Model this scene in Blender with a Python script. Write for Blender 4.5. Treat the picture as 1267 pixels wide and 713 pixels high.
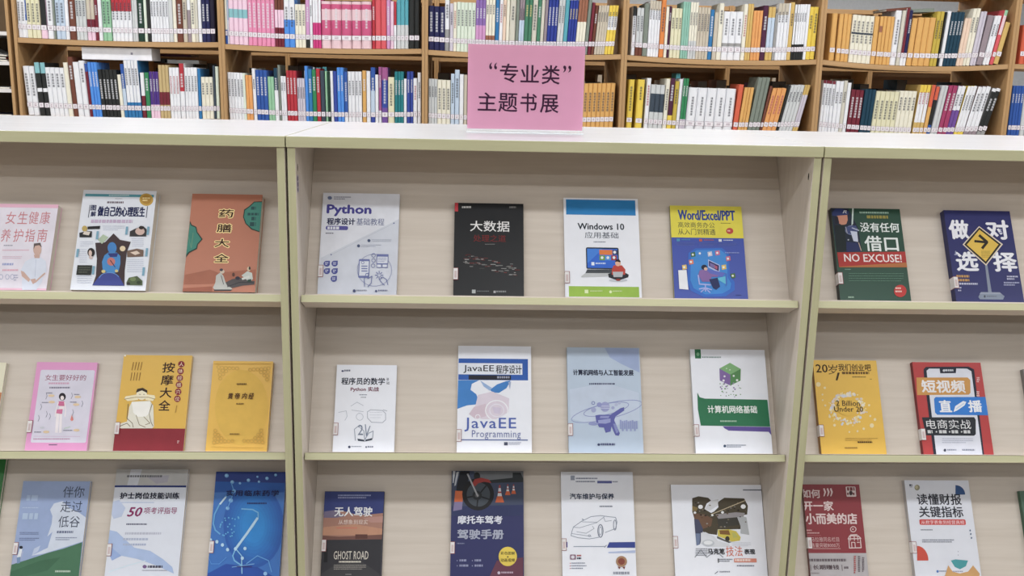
import bpy, bmesh, math, random
from mathutils import Vector, Matrix

random.seed(7)
SC = bpy.context.scene
COL = SC.collection
for o in list(bpy.data.objects):
    bpy.data.objects.remove(o)

# ------------------------------------------------------------------ camera
ZT = 1.30                                   # height of the display cases
FPX, PITCH, YAW, ROLL = 1206.7, 0.20884, 0.04836, 0.02242
CAM = Vector((-0.2011, -2.1790, ZT + 0.1276))
FW = Vector((math.sin(YAW) * math.cos(PITCH), math.cos(YAW) * math.cos(PITCH), -math.sin(PITCH)))
_r = FW.cross(Vector((0, 0, 1))).normalized()
_u = _r.cross(FW)
RT = _r * math.cos(ROLL) + _u * math.sin(ROLL)
UP = -_r * math.sin(ROLL) + _u * math.cos(ROLL)
cd = bpy.data.cameras.new('camera')
cd.sensor_width = 36.0
cd.lens = FPX / 1267.0 * 36.0
cd.clip_start = 0.05
cam = bpy.data.objects.new('camera', cd)
COL.objects.link(cam)
cam.matrix_world = Matrix(((RT.x, UP.x, -FW.x, CAM.x), (RT.y, UP.y, -FW.y, CAM.y),
                           (RT.z, UP.z, -FW.z, CAM.z), (0, 0, 0, 1)))
SC.camera = cam

# ------------------------------------------------------------------ world, lamps, exposure
w = bpy.data.worlds.new('daylight')
SC.world = w
w.use_nodes = True
bg = w.node_tree.nodes['Background']
bg.inputs['Color'].default_value = (0.86, 0.92, 1.0, 1)
bg.inputs['Strength'].default_value = 0.08

def area(name, loc, sx, sy, power, rot=(0, 0, 0), color=(1, 1, 1)):
    l = bpy.data.lights.new(name, 'AREA')
    l.shape = 'RECTANGLE'; l.size = sx; l.size_y = sy; l.energy = power; l.color = color
    o = bpy.data.objects.new(name, l); COL.objects.link(o)
    o.location = loc; o.rotation_euler = rot
    return o
# evenly spaced rows of ceiling tubes
for y, pw in [(-5.7 + 1.8 * k, 30) for k in range(8)]:
    for x in (-4.2, -1.4, 1.4, 4.2):
        area('ceiling_tube', (x - 0.3, y, 2.97), 2.4, 0.22, pw, color=(0.972, 0.988, 1.0))
vs = SC.view_settings
vs.view_transform = 'Standard'
vs.look = 'None'
vs.exposure = 0.06
vs.gamma = 1.0
vs.use_curve_mapping = False

# ------------------------------------------------------------------ helpers
def lin(c):
    c = c / 255.0
    return c / 12.92 if c <= 0.04045 else ((c + 0.055) / 1.055) ** 2.4

_mats = {}
def mat(rgb, rough=0.45, vary=0.05, scale=30.0, spec=0.18):
    key = (tuple(rgb), rough, vary, scale, spec)
    if key in _mats:
        return _mats[key]
    m = bpy.data.materials.new('paint_%02x%02x%02x' % tuple(int(v) for v in rgb))
    m.use_nodes = True
    nt = m.node_tree; N = nt.nodes; L = nt.links
    b = N['Principled BSDF']
    b.inputs['Roughness'].default_value = rough
    b.inputs['Specular IOR Level'].default_value = spec
    c = [lin(v) for v in rgb]
    g = 0.3 * c[0] + 0.6 * c[1] + 0.1 * c[2]
    c = [x * 0.88 + g * 0.12 for x in c]                      # printing inks are never fully pure
    tc = N.new('ShaderNodeTexCoord'); no = N.new('ShaderNodeTexNoise')
    no.inputs['Scale'].default_value = scale; no.inputs['Detail'].default_value = 3
    L.new(tc.outputs['Object'], no.inputs['Vector'])
    rp = N.new('ShaderNodeValToRGB')
    rp.color_ramp.elements[0].position = 0.3; rp.color_ramp.elements[1].position = 0.7
    rp.color_ramp.elements[0].color = [x * (1 - vary) for x in c] + [1]
    rp.color_ramp.elements[1].color = [min(1, x * (1 + vary)) for x in c] + [1]
    L.new(no.outputs['Fac'], rp.inputs['Fac'])
    L.new(rp.outputs['Color'], b.inputs['Base Color'])
    _mats[key] = m
    return m

def wood(name, c0, c1, rough, sc=(2.2, 40, 40), spec=0.35):
    m = bpy.data.materials.new(name)
    m.use_nodes = True
    nt = m.node_tree; N = nt.nodes; L = nt.links
    b = N['Principled BSDF']
    b.inputs['Roughness'].default_value = rough
    b.inputs['Specular IOR Level'].default_value = spec
    tc = N.new('ShaderNodeTexCoord'); mp = N.new('ShaderNodeMapping')
    mp.inputs['Scale'].default_value = sc
    no = N.new('ShaderNodeTexNoise'); no.inputs['Scale'].default_value = 1.6
    no.inputs['Detail'].default_value = 6; no.inputs['Roughness'].default_value = 0.62
    rp = N.new('ShaderNodeValToRGB')
    rp.color_ramp.elements[0].position = 0.3; rp.color_ramp.elements[1].position = 0.72
    rp.color_ramp.elements[0].color = [lin(v) for v in c0] + [1]
    rp.color_ramp.elements[1].color = [lin(v) for v in c1] + [1]
    bp = N.new('ShaderNodeBump'); bp.inputs['Strength'].default_value = 0.04
    L.new(tc.outputs['Object'], mp.inputs['Vector']); L.new(mp.outputs['Vector'], no.inputs['Vector'])
    L.new(no.outputs['Fac'], rp.inputs['Fac']); L.new(rp.outputs['Color'], b.inputs['Base Color'])
    L.new(no.outputs['Fac'], bp.inputs['Height']); L.new(bp.outputs['Normal'], b.inputs['Normal'])
    return m

def acrylic():
    m = bpy.data.materials.new('clear_acrylic')
    m.use_nodes = True
    nt = m.node_tree; N = nt.nodes; L = nt.links
    N.remove(N['Principled BSDF'])
    out = N['Material Output']
    t = N.new('ShaderNodeBsdfTransparent'); t.inputs['Color'].default_value = (0.99, 0.995, 0.995, 1)
    g = N.new('ShaderNodeBsdfGlossy'); g.inputs['Roughness'].default_value = 0.04
    fr = N.new('ShaderNodeFresnel'); fr.inputs['IOR'].default_value = 1.22
    mx = N.new('ShaderNodeMixShader')
    L.new(fr.outputs['Fac'], mx.inputs['Fac']); L.new(t.outputs['BSDF'], mx.inputs[1]); L.new(g.outputs['BSDF'], mx.inputs[2])
    L.new(mx.outputs['Shader'], out.inputs['Surface'])
    return m

class MB:
    """collects faces with their colours, then links them as ONE mesh object"""
    def __init__(s):
        s.v = []; s.f = []; s.m = []; s.mats = []
    def mi(s, m):
        if m not in s.mats:
            s.mats.append(m)
        return s.mats.index(m)
    def poly(s, pts, m):
        i = len(s.v); s.v += [tuple(p) for p in pts]
        s.f.append(tuple(range(i, i + len(pts)))); s.m.append(s.mi(m))
    def box(s, a, b, m, skip=''):
        x0, y0, z0 = a; x1, y1, z1 = b
        i = len(s.v)
        s.v += [(x0, y0, z0), (x1, y0, z0), (x1, y1, z0), (x0, y1, z0), (x0, y0, z1), (x1, y0, z1), (x1, y1, z1), (x0, y1, z1)]
        F = {'b': (0, 3, 2, 1), 't': (4, 5, 6, 7), 'f': (0, 1, 5, 4), 'r': (1, 2, 6, 5), 'k': (2, 3, 7, 6), 'l': (3, 0, 4, 7)}
        for k, q in F.items():
            if k not in skip:
                s.f.append(tuple(i + j for j in q)); s.m.append(s.mi(m[k] if isinstance(m, dict) else m))
    def mesh(s, name):
        me = bpy.data.meshes.new(name)
        me.from_pydata(s.v, [], s.f)
        for m in s.mats:
            me.materials.append(m)
        me.polygons.foreach_set('material_index', s.m)
        me.update()
        return me
    def build(s, name, parent=None, loc=None, rot=None):
        return link(name, s.mesh(name), parent, loc, rot)

def link(name, me, parent=None, loc=None, rot=None):
    o = bpy.data.objects.new(name, me)
    COL.objects.link(o)
    if parent: o.parent = parent
    if loc is not None: o.location = loc
    if rot is not None: o.rotation_euler = rot
    return o

def empty(name, loc=(0, 0, 0), rot=(0, 0, 0)):
    o = bpy.data.objects.new(name, None); COL.objects.link(o)
    o.location = loc; o.rotation_euler = rot
    o.empty_display_size = 0.05
    return o

def tag(o, label, cat, group=None):
    o['label'] = label; o['category'] = cat
    if group: o['group'] = group
    return o

def struct(o, label=None):
    o['kind'] = 'structure'
    if label: o['label'] = label
    return o

def bevel(o, wd, seg=2):
    m = o.modifiers.new('soft_edge', 'BEVEL'); m.width = wd; m.segments = seg; m.limit_method = 'ANGLE'
    return o

def raydir(px, py):
    return FW * FPX + RT * (px - 633.5) - UP * (py - 356.5)
def on_plane(px, py, p0, n):
    d = raydir(px, py)
    return CAM + d * ((Vector(p0) - CAM).dot(n) / d.dot(n))
def z_of(py, X, Y):
    """height above X, Y seen at image row py"""
    a, b = Vector((X, Y, 0)) - CAM, UP * FPX + FW * (py - 356.5)
    return -a.dot(b) / b.z

# ------------------------------------------------------------------ the room
M_FLOOR = wood('floor_tile', (150, 140, 126), (164, 154, 140), 0.35, (3, 3, 3))
M_WALL = mat((206, 210, 216), 0.8)
M_CEIL = mat((226, 226, 224), 0.85)
def slab(name, a, b, m, label):
    mb = MB(); mb.box(a, b, m); return struct(mb.build(name), label)
slab('floor', (-7, -6.5, -0.1), (7, 9.0, 0), M_FLOOR, 'pale stone floor of the library hall')
slab('ceiling', (-7, -6.5, 3.0), (7, 9.0, 3.1), M_CEIL, 'white flat ceiling of the library hall')
slab('wall_back', (-7, 9.0, -0.1), (7, 9.1, 3.1), M_WALL, 'pale grey wall far behind the bookshelves')
slab('wall_left', (-7.1, -6.5, -0.1), (-7, 9.1, 3.1), M_WALL, 'pale grey side wall of the hall')
slab('wall_right', (7, -6.5, -0.1), (7.1, 9.1, 3.1), M_WALL, 'pale grey side wall by the bay windows')

# ------------------------------------------------------------------ display cases in front
M_LAM = wood('birch_laminate', (199, 189, 178), (211, 202, 192), 0.5)
M_LAMV = wood('birch_laminate_upright', (197, 187, 176), (209, 200, 190), 0.5, (40, 40, 2.2))
M_EDGE = wood('edge_band', (166, 164, 132), (176, 174, 143), 0.45)
M_EDGEV = wood('edge_band_upright', (164, 162, 130), (176, 174, 143), 0.45, (40, 40, 2.2))
M_TOP = wood('white_top', (172, 173, 177), (182, 183, 187), 0.32, (1.4, 9, 9), spec=0.5)
M_DARK = mat((40, 36, 30), 0.7)
A = math.radians(29.0)
SA, CA = math.sin(A), math.cos(A)
UV = Vector((0, SA, CA)); NV = Vector((0, -CA, SA))       # up along a sloped back, out of it
ZF = [-0.3612, -0.7443, -1.0780]                          # front top edges of the three shelves
YF, DSH, TSH = 0.020, 0.064, 0.0165
B = math.radians(23.0)                                    # the shelf boards dip less than square to the backs
ORG = [Vector((0, YF + DSH * math.cos(B), ZT + z - DSH * math.sin(B))) for z in ZF]   # where a shelf meets its sloped back
LEDGE = [0.0085, 0.001, 0.001]                            # thin strip the books stand on
WU, DEPTH = 1.2, 0.748
T = 0.0175

def tilt_box(mb, o, s0, s1, n0, n1, x0, x1, m, mf=None, UV=UV, NV=NV):
    """box in the sloped frame: s along the slope, n out of it"""
    P = lambda x, n, s: tuple(o + UV * s + NV * n + Vector((x, 0, 0)))
    c = [P(x0, n0, s0), P(x1, n0, s0), P(x1, n1, s0), P(x0, n1, s0), P(x0, n0, s1), P(x1, n0, s1), P(x1, n1, s1), P(x0, n1, s1)]
    for q, mm in (((0, 1, 2, 3), m), ((7, 6, 5, 4), m), ((3, 2, 6, 7), mf or m), ((2, 1, 5, 6), m), ((1, 0, 4, 5), m), ((0, 3, 7, 4), m)):
        mb.poly([c[i] for i in q], mm)

def display_case(cx, label):
    root = empty('display_case', (cx, 0, 0))
    tag(root, label, 'bookcase', 'pale display cases in a row')
    h = WU / 2 - 0.0028
    for k, (y0, y1) in enumerate([(-0.005, 0.355), (0.3565, DEPTH)]):
        mb = MB(); mb.box((-WU / 2 + 0.0012, y0, ZT - 0.0248), (WU / 2 - 0.0012, y1, ZT),
                          {'b': M_LAM, 't': M_TOP, 'f': M_EDGE, 'r': M_EDGE, 'k': M_EDGE, 'l': M_EDGE})
        o = mb.build('top_board', root); bevel(o, 0.0015)
        if k == 0: o['label'] = 'white top board with a greenish cream front edge'
    sides = []
    for sx in (-1, 1):
        x0, x1 = sorted((sx * h, sx * (h - T)))
        mb = MB(); mb.box((x0, 0, 0), (x1, DEPTH - 0.005, ZT - 0.0252),
                          {'b': M_DARK, 't': M_LAMV, 'f': M_EDGEV, 'r': M_LAMV, 'k': M_EDGEV, 'l': M_LAMV})
        s = mb.build('side_panel', root); bevel(s, 0.001); sides.append(s)
        mb = MB()                                            # cam-lock hole on the inner face
        xi = sx * (h - T) - sx * 0.0005
        c = Vector((xi, 0.026, ZT - 0.071))
        mb.poly([c + Vector((0, 0.0035 * math.cos(a), 0.0085 * math.sin(a))) for a in [i * math.pi / 5 * sx for i in range(10)]], M_DARK)
        mb.build('screw_hole', s)
    xi = h - T - 0.0015
    tops = [ZT - 0.0252] + [ORG[i].z + 0.02 for i in range(2)]
    for i in range(3):
        o = ORG[i]
        smax = (tops[i] - o.z - 0.004) / CA
        mb = MB(); tilt_box(mb, o, -TSH, smax, -0.006, 0, -xi - 0.001, xi + 0.001, M_LAM)
        mb.build('sloped_back', root)
        ub, nb = Vector((0, math.sin(B), math.cos(B))), Vector((0, -math.cos(B), math.sin(B)))
        mb = MB(); tilt_box(mb, o, -TSH, 0, 0.0, DSH, -xi + 0.001, xi - 0.001, M_LAM, M_EDGE, ub, nb)
        s = mb.build('shelf_board', root); bevel(s, 0.0012)
        mb = MB(); tilt_box(mb, o, 0.0, LEDGE[i], 0.0005, 0.022, -xi + 0.001, xi - 0.001, M_LAM)
        mb.build('ledge_strip', root)
    mb = MB(); mb.box((-xi, 0.372, 0.08), (xi, 0.378, ZT - 0.026), M_LAM); mb.build('middle_panel', root)
    mb = MB(); mb.box((-xi, 0.02, 0), (xi, 0.038, ORG[2].z - 0.03), M_LAM); mb.build('plinth', root)
    return root, sides

cases = {}
for k, lb in ((-1, 'pale display case holding the pink health books and the brown herbal book'),
              (0, 'pale display case holding the computer and car books under the pink sign'),
              (1, 'pale display case holding the green, navy and yellow business books')):
    cases[k] = display_case(k * WU, lb)
# lilac inventory tag on the inner side of the middle case
mb = MB()
xx = -(WU / 2 - 0.002 - T) + 0.0008
for (y0, y1, z0, z1, c) in ((0.012, 0.034, -0.126, -0.088, (178, 170, 190)), (0.014, 0.032, -0.100, -0.091, (120, 110, 140)),
                            (0.014, 0.032, -0.113, -0.104, (130, 118, 150)), (0.014, 0.026, -0.123, -0.117, (110, 105, 130))):
    xx += 0.0002
    mb.poly([(xx, y0, ZT + z0), (xx, y1, ZT + z0), (xx, y1, ZT + z1), (xx, y0, ZT + z1)], mat(c))
t = mb.build('inventory_tag', cases[0][1][0]); t['label'] = 'small lilac printed inventory tag'

# ------------------------------------------------------------------ tall wooden shelving behind
M_OAK = wood('oak', (170, 135, 94), (184, 149, 108), 0.5, (2.2, 45, 45))
M_OAKV = wood('oak_upright', (168, 133, 92), (182, 147, 105), 0.5, (45, 45, 2.2))
BW, BX0, BY = 0.92, -2.242, 2.43
ZB = 1.5645
ZOFF = [0.012, 0.008, 0.001, -0.003, -0.005, -0.005, -0.005]     # bay 0 is the magazine rack
SAG = [0, 0.007, 0.010, 0.011, 0.014, 0.021, 0.0]
PITCHS = 0.345
TB = 0.026
SHD = 0.245
def sag(b, x):
    """drop of the bowed board of bay b at x from its left post (0..BW)"""
    q = min(1, max(0, x / BW))
    return SAG[b] * 4 * q * (1 - q)

def board(mb, b, z, y0, y1, bow=True):
    n = 10
    xs = [TB / 2 + 0.0012 + (BW - TB - 0.0024) * i / n for i in range(n + 1)]
    for i in range(n):
        za, zb = (z - sag(b, xs[i]), z - sag(b, xs[i + 1])) if bow else (z, z)
        a, c = xs[i], xs[i + 1]
        th = 0.022
        mb.poly([(a, y0, za), (c, y0, zb), (c, y1, zb), (a, y1, za)], M_OAK)
        mb.poly([(a, y0, za - th), (a, y1, za - th), (c, y1, zb - th), (c, y0, zb - th)], M_OAK)
        mb.poly([(a, y0, za - th), (c, y0, zb - th), (c, y0, zb), (a, y0, za)], M_OAK)
        mb.poly([(a, y1, za), (c, y1, zb), (c, y1, zb - th), (a, y1, za - th)], M_OAK)
    for x, zz, fl in ((xs[0], z, 0), (xs[-1], z, 1)):
        q = [(x, y0, zz - 0.022), (x, y0, zz), (x, y1, zz), (x, y1, zz - 0.022)]
        mb.poly(q[::-1] if fl else q, M_OAK)

def tall_case(b, Y, label, group, ztop=2.32, name='library_bookcase', bow=True, levels=(0, 1, 2), closed=False):
    x0 = BX0 + (b - 1) * BW
    root = empty(name, (x0, Y, 0)); tag(root, label, 'bookcase', group)
    for x in (0.0006, BW - TB / 2 - 0.0006):
        a = x if x < 0.1 else x
        mb = MB(); mb.box((a, 0, 0), (a + TB / 2, 0.56, ztop), M_OAKV); mb.build('side_panel', root)
    zb = ZB + ZOFF[b]
    for k in levels:
        for y0, y1 in ((0.004, SHD), (0.315, 0.556)):
            mb = MB(); board(mb, b, zb + (k - 1) * PITCHS, y0, y1, bow and y0 < 0.1); mb.build('shelf_board', root)
    mb = MB(); mb.box((0.015, 0.004, ztop - 0.03), (BW - 0.015, 0.556, ztop - 0.004), M_OAK); mb.build('top_board', root)
    mb = MB(); mb.box((0.015, 0.03, 0), (BW - 0.015, 0.05, 0.1), M_OAK); mb.build('plinth', root)
    if closed:  # panel added so the gaps show dark wood, not the pale wall
        mb = MB(); mb.box((0.015, 0.28, 0.1), (BW - 0.015, 0.292, ztop - 0.035), M_OAK_SHADE); mb.build('back_panel', root)
    return root
M_OAK_SHADE = wood('oak_back_shaded', (104, 78, 54), (122, 94, 66), 0.6, (2.2, 45, 45))  # oak with the shade of the gaps put into its colour
ORD = ['', 'first', 'second', 'third', 'fourth', 'fifth', 'sixth']
WHAT = ['', 'whose lower shelf has a white board', 'with five thick pink volumes', 'partly hidden by the pink sign',
        'with paired thick yellow books on both shelves', 'with the row of orange books', 'cut off by the picture edge']
for b in range(1, 7):
    tall_case(b, BY, 'tall oak library bookcase %s' % WHAT[b], 'tall oak bookcases behind the display')
for b in range(0, 7):
    tall_case(b, BY + 1.65, 'oak bookcase of the next row, glimpsed behind the %s bay' % (ORD[b] or 'magazine'),
              'oak bookcases of the next row', ztop=1.92, bow=False, levels=(0, 1), closed=True)

# ------------------------------------------------------------------ lettering and print
_tc = bpy.data.curves.new('lettering', 'FONT'); _tc.resolution_u = 2
_to = bpy.data.objects.new('lettering', _tc)
_tcache = {}
def glyphs(s, shear=0.0, spacing=1.0):
    """triangles of a line of lettering, scaled to the unit box"""
    k = (s, shear, spacing)
    if k not in _tcache:
        _tc.body = s; _tc.shear = shear; _tc.space_character = spacing
        me = bpy.data.meshes.new_from_object(_to)
        vs_ = [v.co.copy() for v in me.vertices]
        xs = [v.x for v in vs_]; ys = [v.y for v in vs_]
        x0, x1, y0, y1 = min(xs), max(xs), min(ys), max(ys)
        _tcache[k] = ([((v.x - x0) / (x1 - x0), (v.y - y0) / (y1 - y0)) for v in vs_], [tuple(p.vertices) for p in me.polygons])
        bpy.data.meshes.remove(me)
    return _tcache[k]

LAYER = 0.00004
class Print:
    """draws flat print on a face: design coordinates q -> (u, v), u to the right, v down, both 0..1"""
    def __init__(s, quad, wd, ht, y=0.0):
        s.q = [Vector(p) for p in quad]; s.w = wd; s.h = ht; s.y = y; s.n = 0
        s.art = MB(); s.lines = []; s.keep = False
    def uv(s, x, y):
        a, b, c, d = s.q
        e, f, g, h = b - a, d - a, a - b + c - d, Vector((x, y)) - a
        u = v = 0.5
        for _ in range(12):
            F = e * u + f * v + g * (u * v) - h
            Ju, Jv = e + g * v, f + g * u
            det = Ju.x * Jv.y - Jv.x * Ju.y
            u -= (F.x * Jv.y - Jv.x * F.y) / det; v -= (Ju.x * F.y - F.x * Ju.y) / det
        return u, v
    def p3(s, u, v, lay):
        return (min(1, max(0, u)) * s.w, s.y - lay, (1 - min(1, max(0, v))) * s.h)
    def lay(s):
        s.n += 1
        return 0.00015 + LAYER * s.n
    def span(s, x0, y0, x1, y1):
        xm, ym = (x0 + x1) / 2, (y0 + y1) / 2
        return s.uv(x0, ym)[0], s.uv(xm, y0)[1], s.uv(x1, ym)[0], s.uv(xm, y1)[1]
    def rect(s, x0, y0, x1, y1, c, r=0.0):
        u0, v0, u1, v1 = s.span(x0, y0, x1, y1)
        l = s.lay()
        if r <= 0:
            s.art.poly([s.p3(*q, l) for q in ((u0, v1), (u1, v1), (u1, v0), (u0, v0))], mat(c))
        else:
            ru, rv = r * (u1 - u0), r * (u1 - u0) * s.w / s.h
            pts = []
            for cu, cv, a0 in ((u1 - ru, v1 - rv, 0), (u0 + ru, v1 - rv, 90), (u0 + ru, v0 + rv, 180), (u1 - ru, v0 + rv, 270)):
                for i in range(4):
                    t = math.radians(a0 + i * 30)
                    pts.append((cu + ru * math.cos(t), cv + rv * math.sin(t)))
            s.art.poly([s.p3(*q, l) for q in pts[::-1]], mat(c))
    def uvrect(s, u0, v0, u1, v1, c):
        l = s.lay()
        s.art.poly([s.p3(*q, l) for q in ((u0, v1), (u1, v1), (u1, v0), (u0, v0))], mat(c))
    def poly(s, pts, c):
        l = s.lay()
        P = [s.uv(*p) for p in pts]
        ar = sum(P[i - 1][0] * P[i][1] - P[i][0] * P[i - 1][1] for i in range(len(P)))
        if ar > 0: P = P[::-1]
        s.art.poly([s.p3(*q, l) for q in P], mat(c))
    def ell(s, x, y, rx, ry, c, n=18, a0=0, a1=360):
        full = abs(a1 - a0) >= 360
        pts = [(x + rx * math.cos(math.radians(a0 + (a1 - a0) * i / n)), y + ry * math.sin(math.radians(a0 + (a1 - a0) * i / n)))
               for i in range(n if full else n + 1)]
        if not full: pts.append((x, y))
        s.poly(pts, c)
    def line(s, pts, wd, c):
        for a, b in zip(pts[:-1], pts[1:]):
            d = Vector((b[0] - a[0], b[1] - a[1]))
            if d.length == 0: continue
            n = Vector((-d.y, d.x)).normalized() * wd / 2
            e = d.normalized() * wd * 0.2
            s.n -= 0.8
            s.poly([(a[0] - e.x + n.x, a[1] - e.y + n.y), (a[0] - e.x - n.x, a[1] - e.y - n.y), (b[0] + e.x - n.x, b[1] + e.y - n.y), (b[0] + e.x + n.x, b[1] + e.y + n.y)], c)
    def ring(s, x, y, rx, ry, wd, c, n=22, a0=0, a1=360, tilt=0.0):
        s.line([(x + rx * math.cos(math.radians(a0 + (a1 - a0) * i / n)), y + ry * math.sin(math.radians(a0 + (a1 - a0) * i / n)) - tilt * rx * math.cos(math.radians(a0 + (a1 - a0) * i / n))) for i in range(n + 1)], wd, c)
    def text(s, t, x0, y0, x1, y1, c, bold=0.0, shear=0.0, spacing=1.0):
        u0, v0, u1, v1 = s.span(x0, y0, x1, y1)
        V, F = glyphs(t, shear, spacing)
        if not s.keep: s.lines.append(MB())
        s.txt = s.lines[-1]
        l = s.lay(); m = s.txt.mi(mat(c))
        bold = bold * 1.7 if bold < .05 else bold
        e = bold * (v1 - v0) * 1.05; eu = e * s.h / s.w              # heavier strokes: the same glyphs set again, slightly shifted
        sh = [(0, 0)] if bold <= 0.006 else [(-1, 0), (1, 0), (0, .8), (0, -.8)] if bold < .05 else [(math.cos(k * .7854), math.sin(k * .7854)) for k in range(8)]
        u0, u1, v0, v1 = u0 + eu, u1 - eu, v0 + e, v1 - e
        for j, (dx, dy) in enumerate(sh):
            i0 = len(s.txt.v)
            s.txt.v += [s.p3(u0 + (u1 - u0) * a + dx * eu, v1 - (v1 - v0) * b + dy * e, l + j * .000004) for a, b in V]
            for f in F:
                s.txt.f.append(tuple(i0 + i for i in f)); s.txt.m.append(m)
    def column(s, t, x0, y0, x1, y1, c, bold=0.0, dx=0):
        n = len(t); h = (y1 - y0) / n
        for i, ch in enumerate(t):
            s.text(ch, x0 + dx * i, y0 + h * i, x1 + dx * i, y0 + h * (i + 0.88), c, bold)
    def small(s, x0, y0, x1, y1, rows, c, fill=0.5, seed=1):
        """rows of print too small to read: short broken strokes"""
        rnd = random.Random(seed * 77 + int(x0) + int(y0))
        rh = (y1 - y0) / rows
        l = s.lay()
        for r in range(rows):
            x = x0; e = x1 if r < rows - 1 else x0 + (x1 - x0) * rnd.uniform(.6, 1)
            while x < e:
                wl = rh * rnd.uniform(.5, 1.3) * fill
                xb = min(e, x + wl)
                u0, v0, u1, v1 = s.span(x, y0 + rh * r, xb, y0 + rh * (r + fill))
                s.art.poly([s.p3(*q, l) for q in ((u0, v1), (u1, v1), (u1, v0), (u0, v0))], mat(c))
                x = xb + rh * .18
    def pick(s, faces):
        o = MB()
        for k in sorted(faces): o.poly([s.art.v[i] for i in s.art.f[k]], s.art.mats[s.art.m[k]])
        return o
    def build(s, parent, art='cover_print', txt='title_lettering'):
        r = []
        # each picture or block of print is a part of its own, the smallest marks stay together
        A_ = s.art; B_ = [(min(A_.v[i][0] for i in f), min(A_.v[i][2] for i in f), max(A_.v[i][0] for i in f), max(A_.v[i][2] for i in f), A_.v[f[0]][1]) for f in A_.f]
        ops = {}
        for k, b in enumerate(B_): ops.setdefault((b[4], A_.m[k]), []).append(k)      # faces of one drawing step
        G = [[min(B_[k][0] for k in q), min(B_[k][1] for k in q), max(B_[k][2] for k in q), max(B_[k][3] for k in q), list(q)] for q in ops.values()]
        e = 0.0022; i = 0
        while i < len(G):
            for j in range(i + 1, len(G)):
                if G[i][0] - e < G[j][2] and G[j][0] - e < G[i][2] and G[i][1] - e < G[j][3] and G[j][1] - e < G[i][3]:
                    G[i] = [min(G[i][0], G[j][0]), min(G[i][1], G[j][1]), max(G[i][2], G[j][2]), max(G[i][3], G[j][3]), G[i][4] + G[j][4]]
                    del G[j]; i = -1; break
            i += 1
        rest = []
        for g in G:
            if (g[2] - g[0]) * (g[3] - g[1]) < 0.006 * s.w * s.h: rest += g[4]
            else: r.append(s.pick(g[4]).build(art, parent))
        if rest:
            r.append(s.pick(rest).build('small_print', parent)); r[-1]['kind'] = 'stuff'
        for t in s.lines: r.append(t.build(txt, parent))
        return r

M_PAGE = wood('page_edges', (206, 200, 188), (226, 222, 212), 0.8, (3, 3, 500))
M_PAGET = wood('page_edges_top', (206, 200, 188), (226, 222, 212), 0.8, (3, 500, 3))

def book_shell(root, wd, ht, th, cov, spine=None, cover_rough=0.3):
    """paperback lying on its back cover side at y=0, front face at y=-th, spine at x=0"""
    cm = mat(cov, cover_rough, 0.02, spec=0.22); sm = mat(spine or cov, cover_rough, 0.02, spec=0.22)
    c = 0.0007
    mb = MB()
    mb.box((0, -th, 0), (wd, -th + c, ht), cm)
    mb.box((0, -c, 0), (wd, 0, ht), cm)
    mb.box((0, -th + c, 0), (c, -c, ht), sm)
    mb.build('cover', root)
    mb = MB(); mb.box((c, -th + c, 0.0012), (wd - 0.0012, -c, ht - 0.0012), {'b': M_PAGE, 't': M_PAGET, 'f': M_PAGE, 'k': M_PAGE, 'l': M_PAGE, 'r': M_PAGET})
    mb.build('page_block', root)

def display_book(row, tl, tr, yt, th, label, cov, spine=None, quad=None, draw=None, stick=0.2, wd=None, sticker=True, left=None):
    base = ORG[row] + UV * LEDGE[row]
    o = base + NV * th
    a = on_plane(tl, yt, o, NV); b = on_plane(tr, yt, o, NV)
    ht = ((a + b) / 2 - base).dot(UV)
    x0, x1 = a.x, b.x
    if wd: (x0, x1) = (b.x - wd, b.x) if left else (a.x, a.x + wd)
    W_, H_ = x1 - x0, ht
    root = empty('display_book', tuple(Vector((x0, 0, 0)) + base + NV * 0.0004 + UV * 0.0004), (-A, 0, 0))
    tag(root, label, 'book', 'books shown face out on the display cases')
    book_shell(root, W_, H_, th, cov, spine)
    if draw:
        if len(quad) == 3:                        # sheet coordinates of a drawing whose foot lies below the picture
            qs = []
            for cx_, cs in ((0, H_), (W_, H_), (W_, 0), (0, 0)):
                v = Vector((x0 + cx_, 0, 0)) + o + UV * cs - CAM
                k = FPX / v.dot(FW)
                qs.append(((633.5 + v.dot(RT) * k - quad[0]) / quad[2], (356.5 - v.dot(UP) * k - quad[1]) / quad[2]))
            quad = qs
        p = Print(quad, W_, H_, -th)
        draw(p); p.build(root)
    if sticker:                                   # library call-number sticker folded round the spine
        mb = MB()
        z0 = H_ * stick; z1 = z0 + 0.030; e = 0.0026; y = -th - 0.0026
        red, wh, pr = mat((150, 72, 76)), mat((226, 224, 226)), mat((206, 186, 188))
        for (wx, d, m) in ((0.011, 0, red), (0.0098, 0.0012, wh)):
            yy = y - d * 0.1
            mb.poly([(-0.0003, yy, z0 + d), (wx, yy, z0 + d), (wx, yy, z1 - d), (-0.0003, yy, z1 - d)], m)
            mb.poly([(-0.0003 - d * .1, -0.001, z0 + d), (-0.0003 - d * .1, yy, z0 + d), (-0.0003 - d * .1, yy, z1 - d), (-0.0003 - d * .1, -0.001, z1 - d)], m)
        mb.poly([(0.002, y - 0.0003, z0 + .005), (0.0075, y - 0.0003, z0 + .005), (0.0075, y - 0.0003, z1 - .008), (0.002, y - 0.0003, z1 - .008)], pr)
        s = mb.build('call_number_sticker', root); s['label'] = 'white sticker with a thin red frame'
    return root

WHT = (230, 234, 245)
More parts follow.
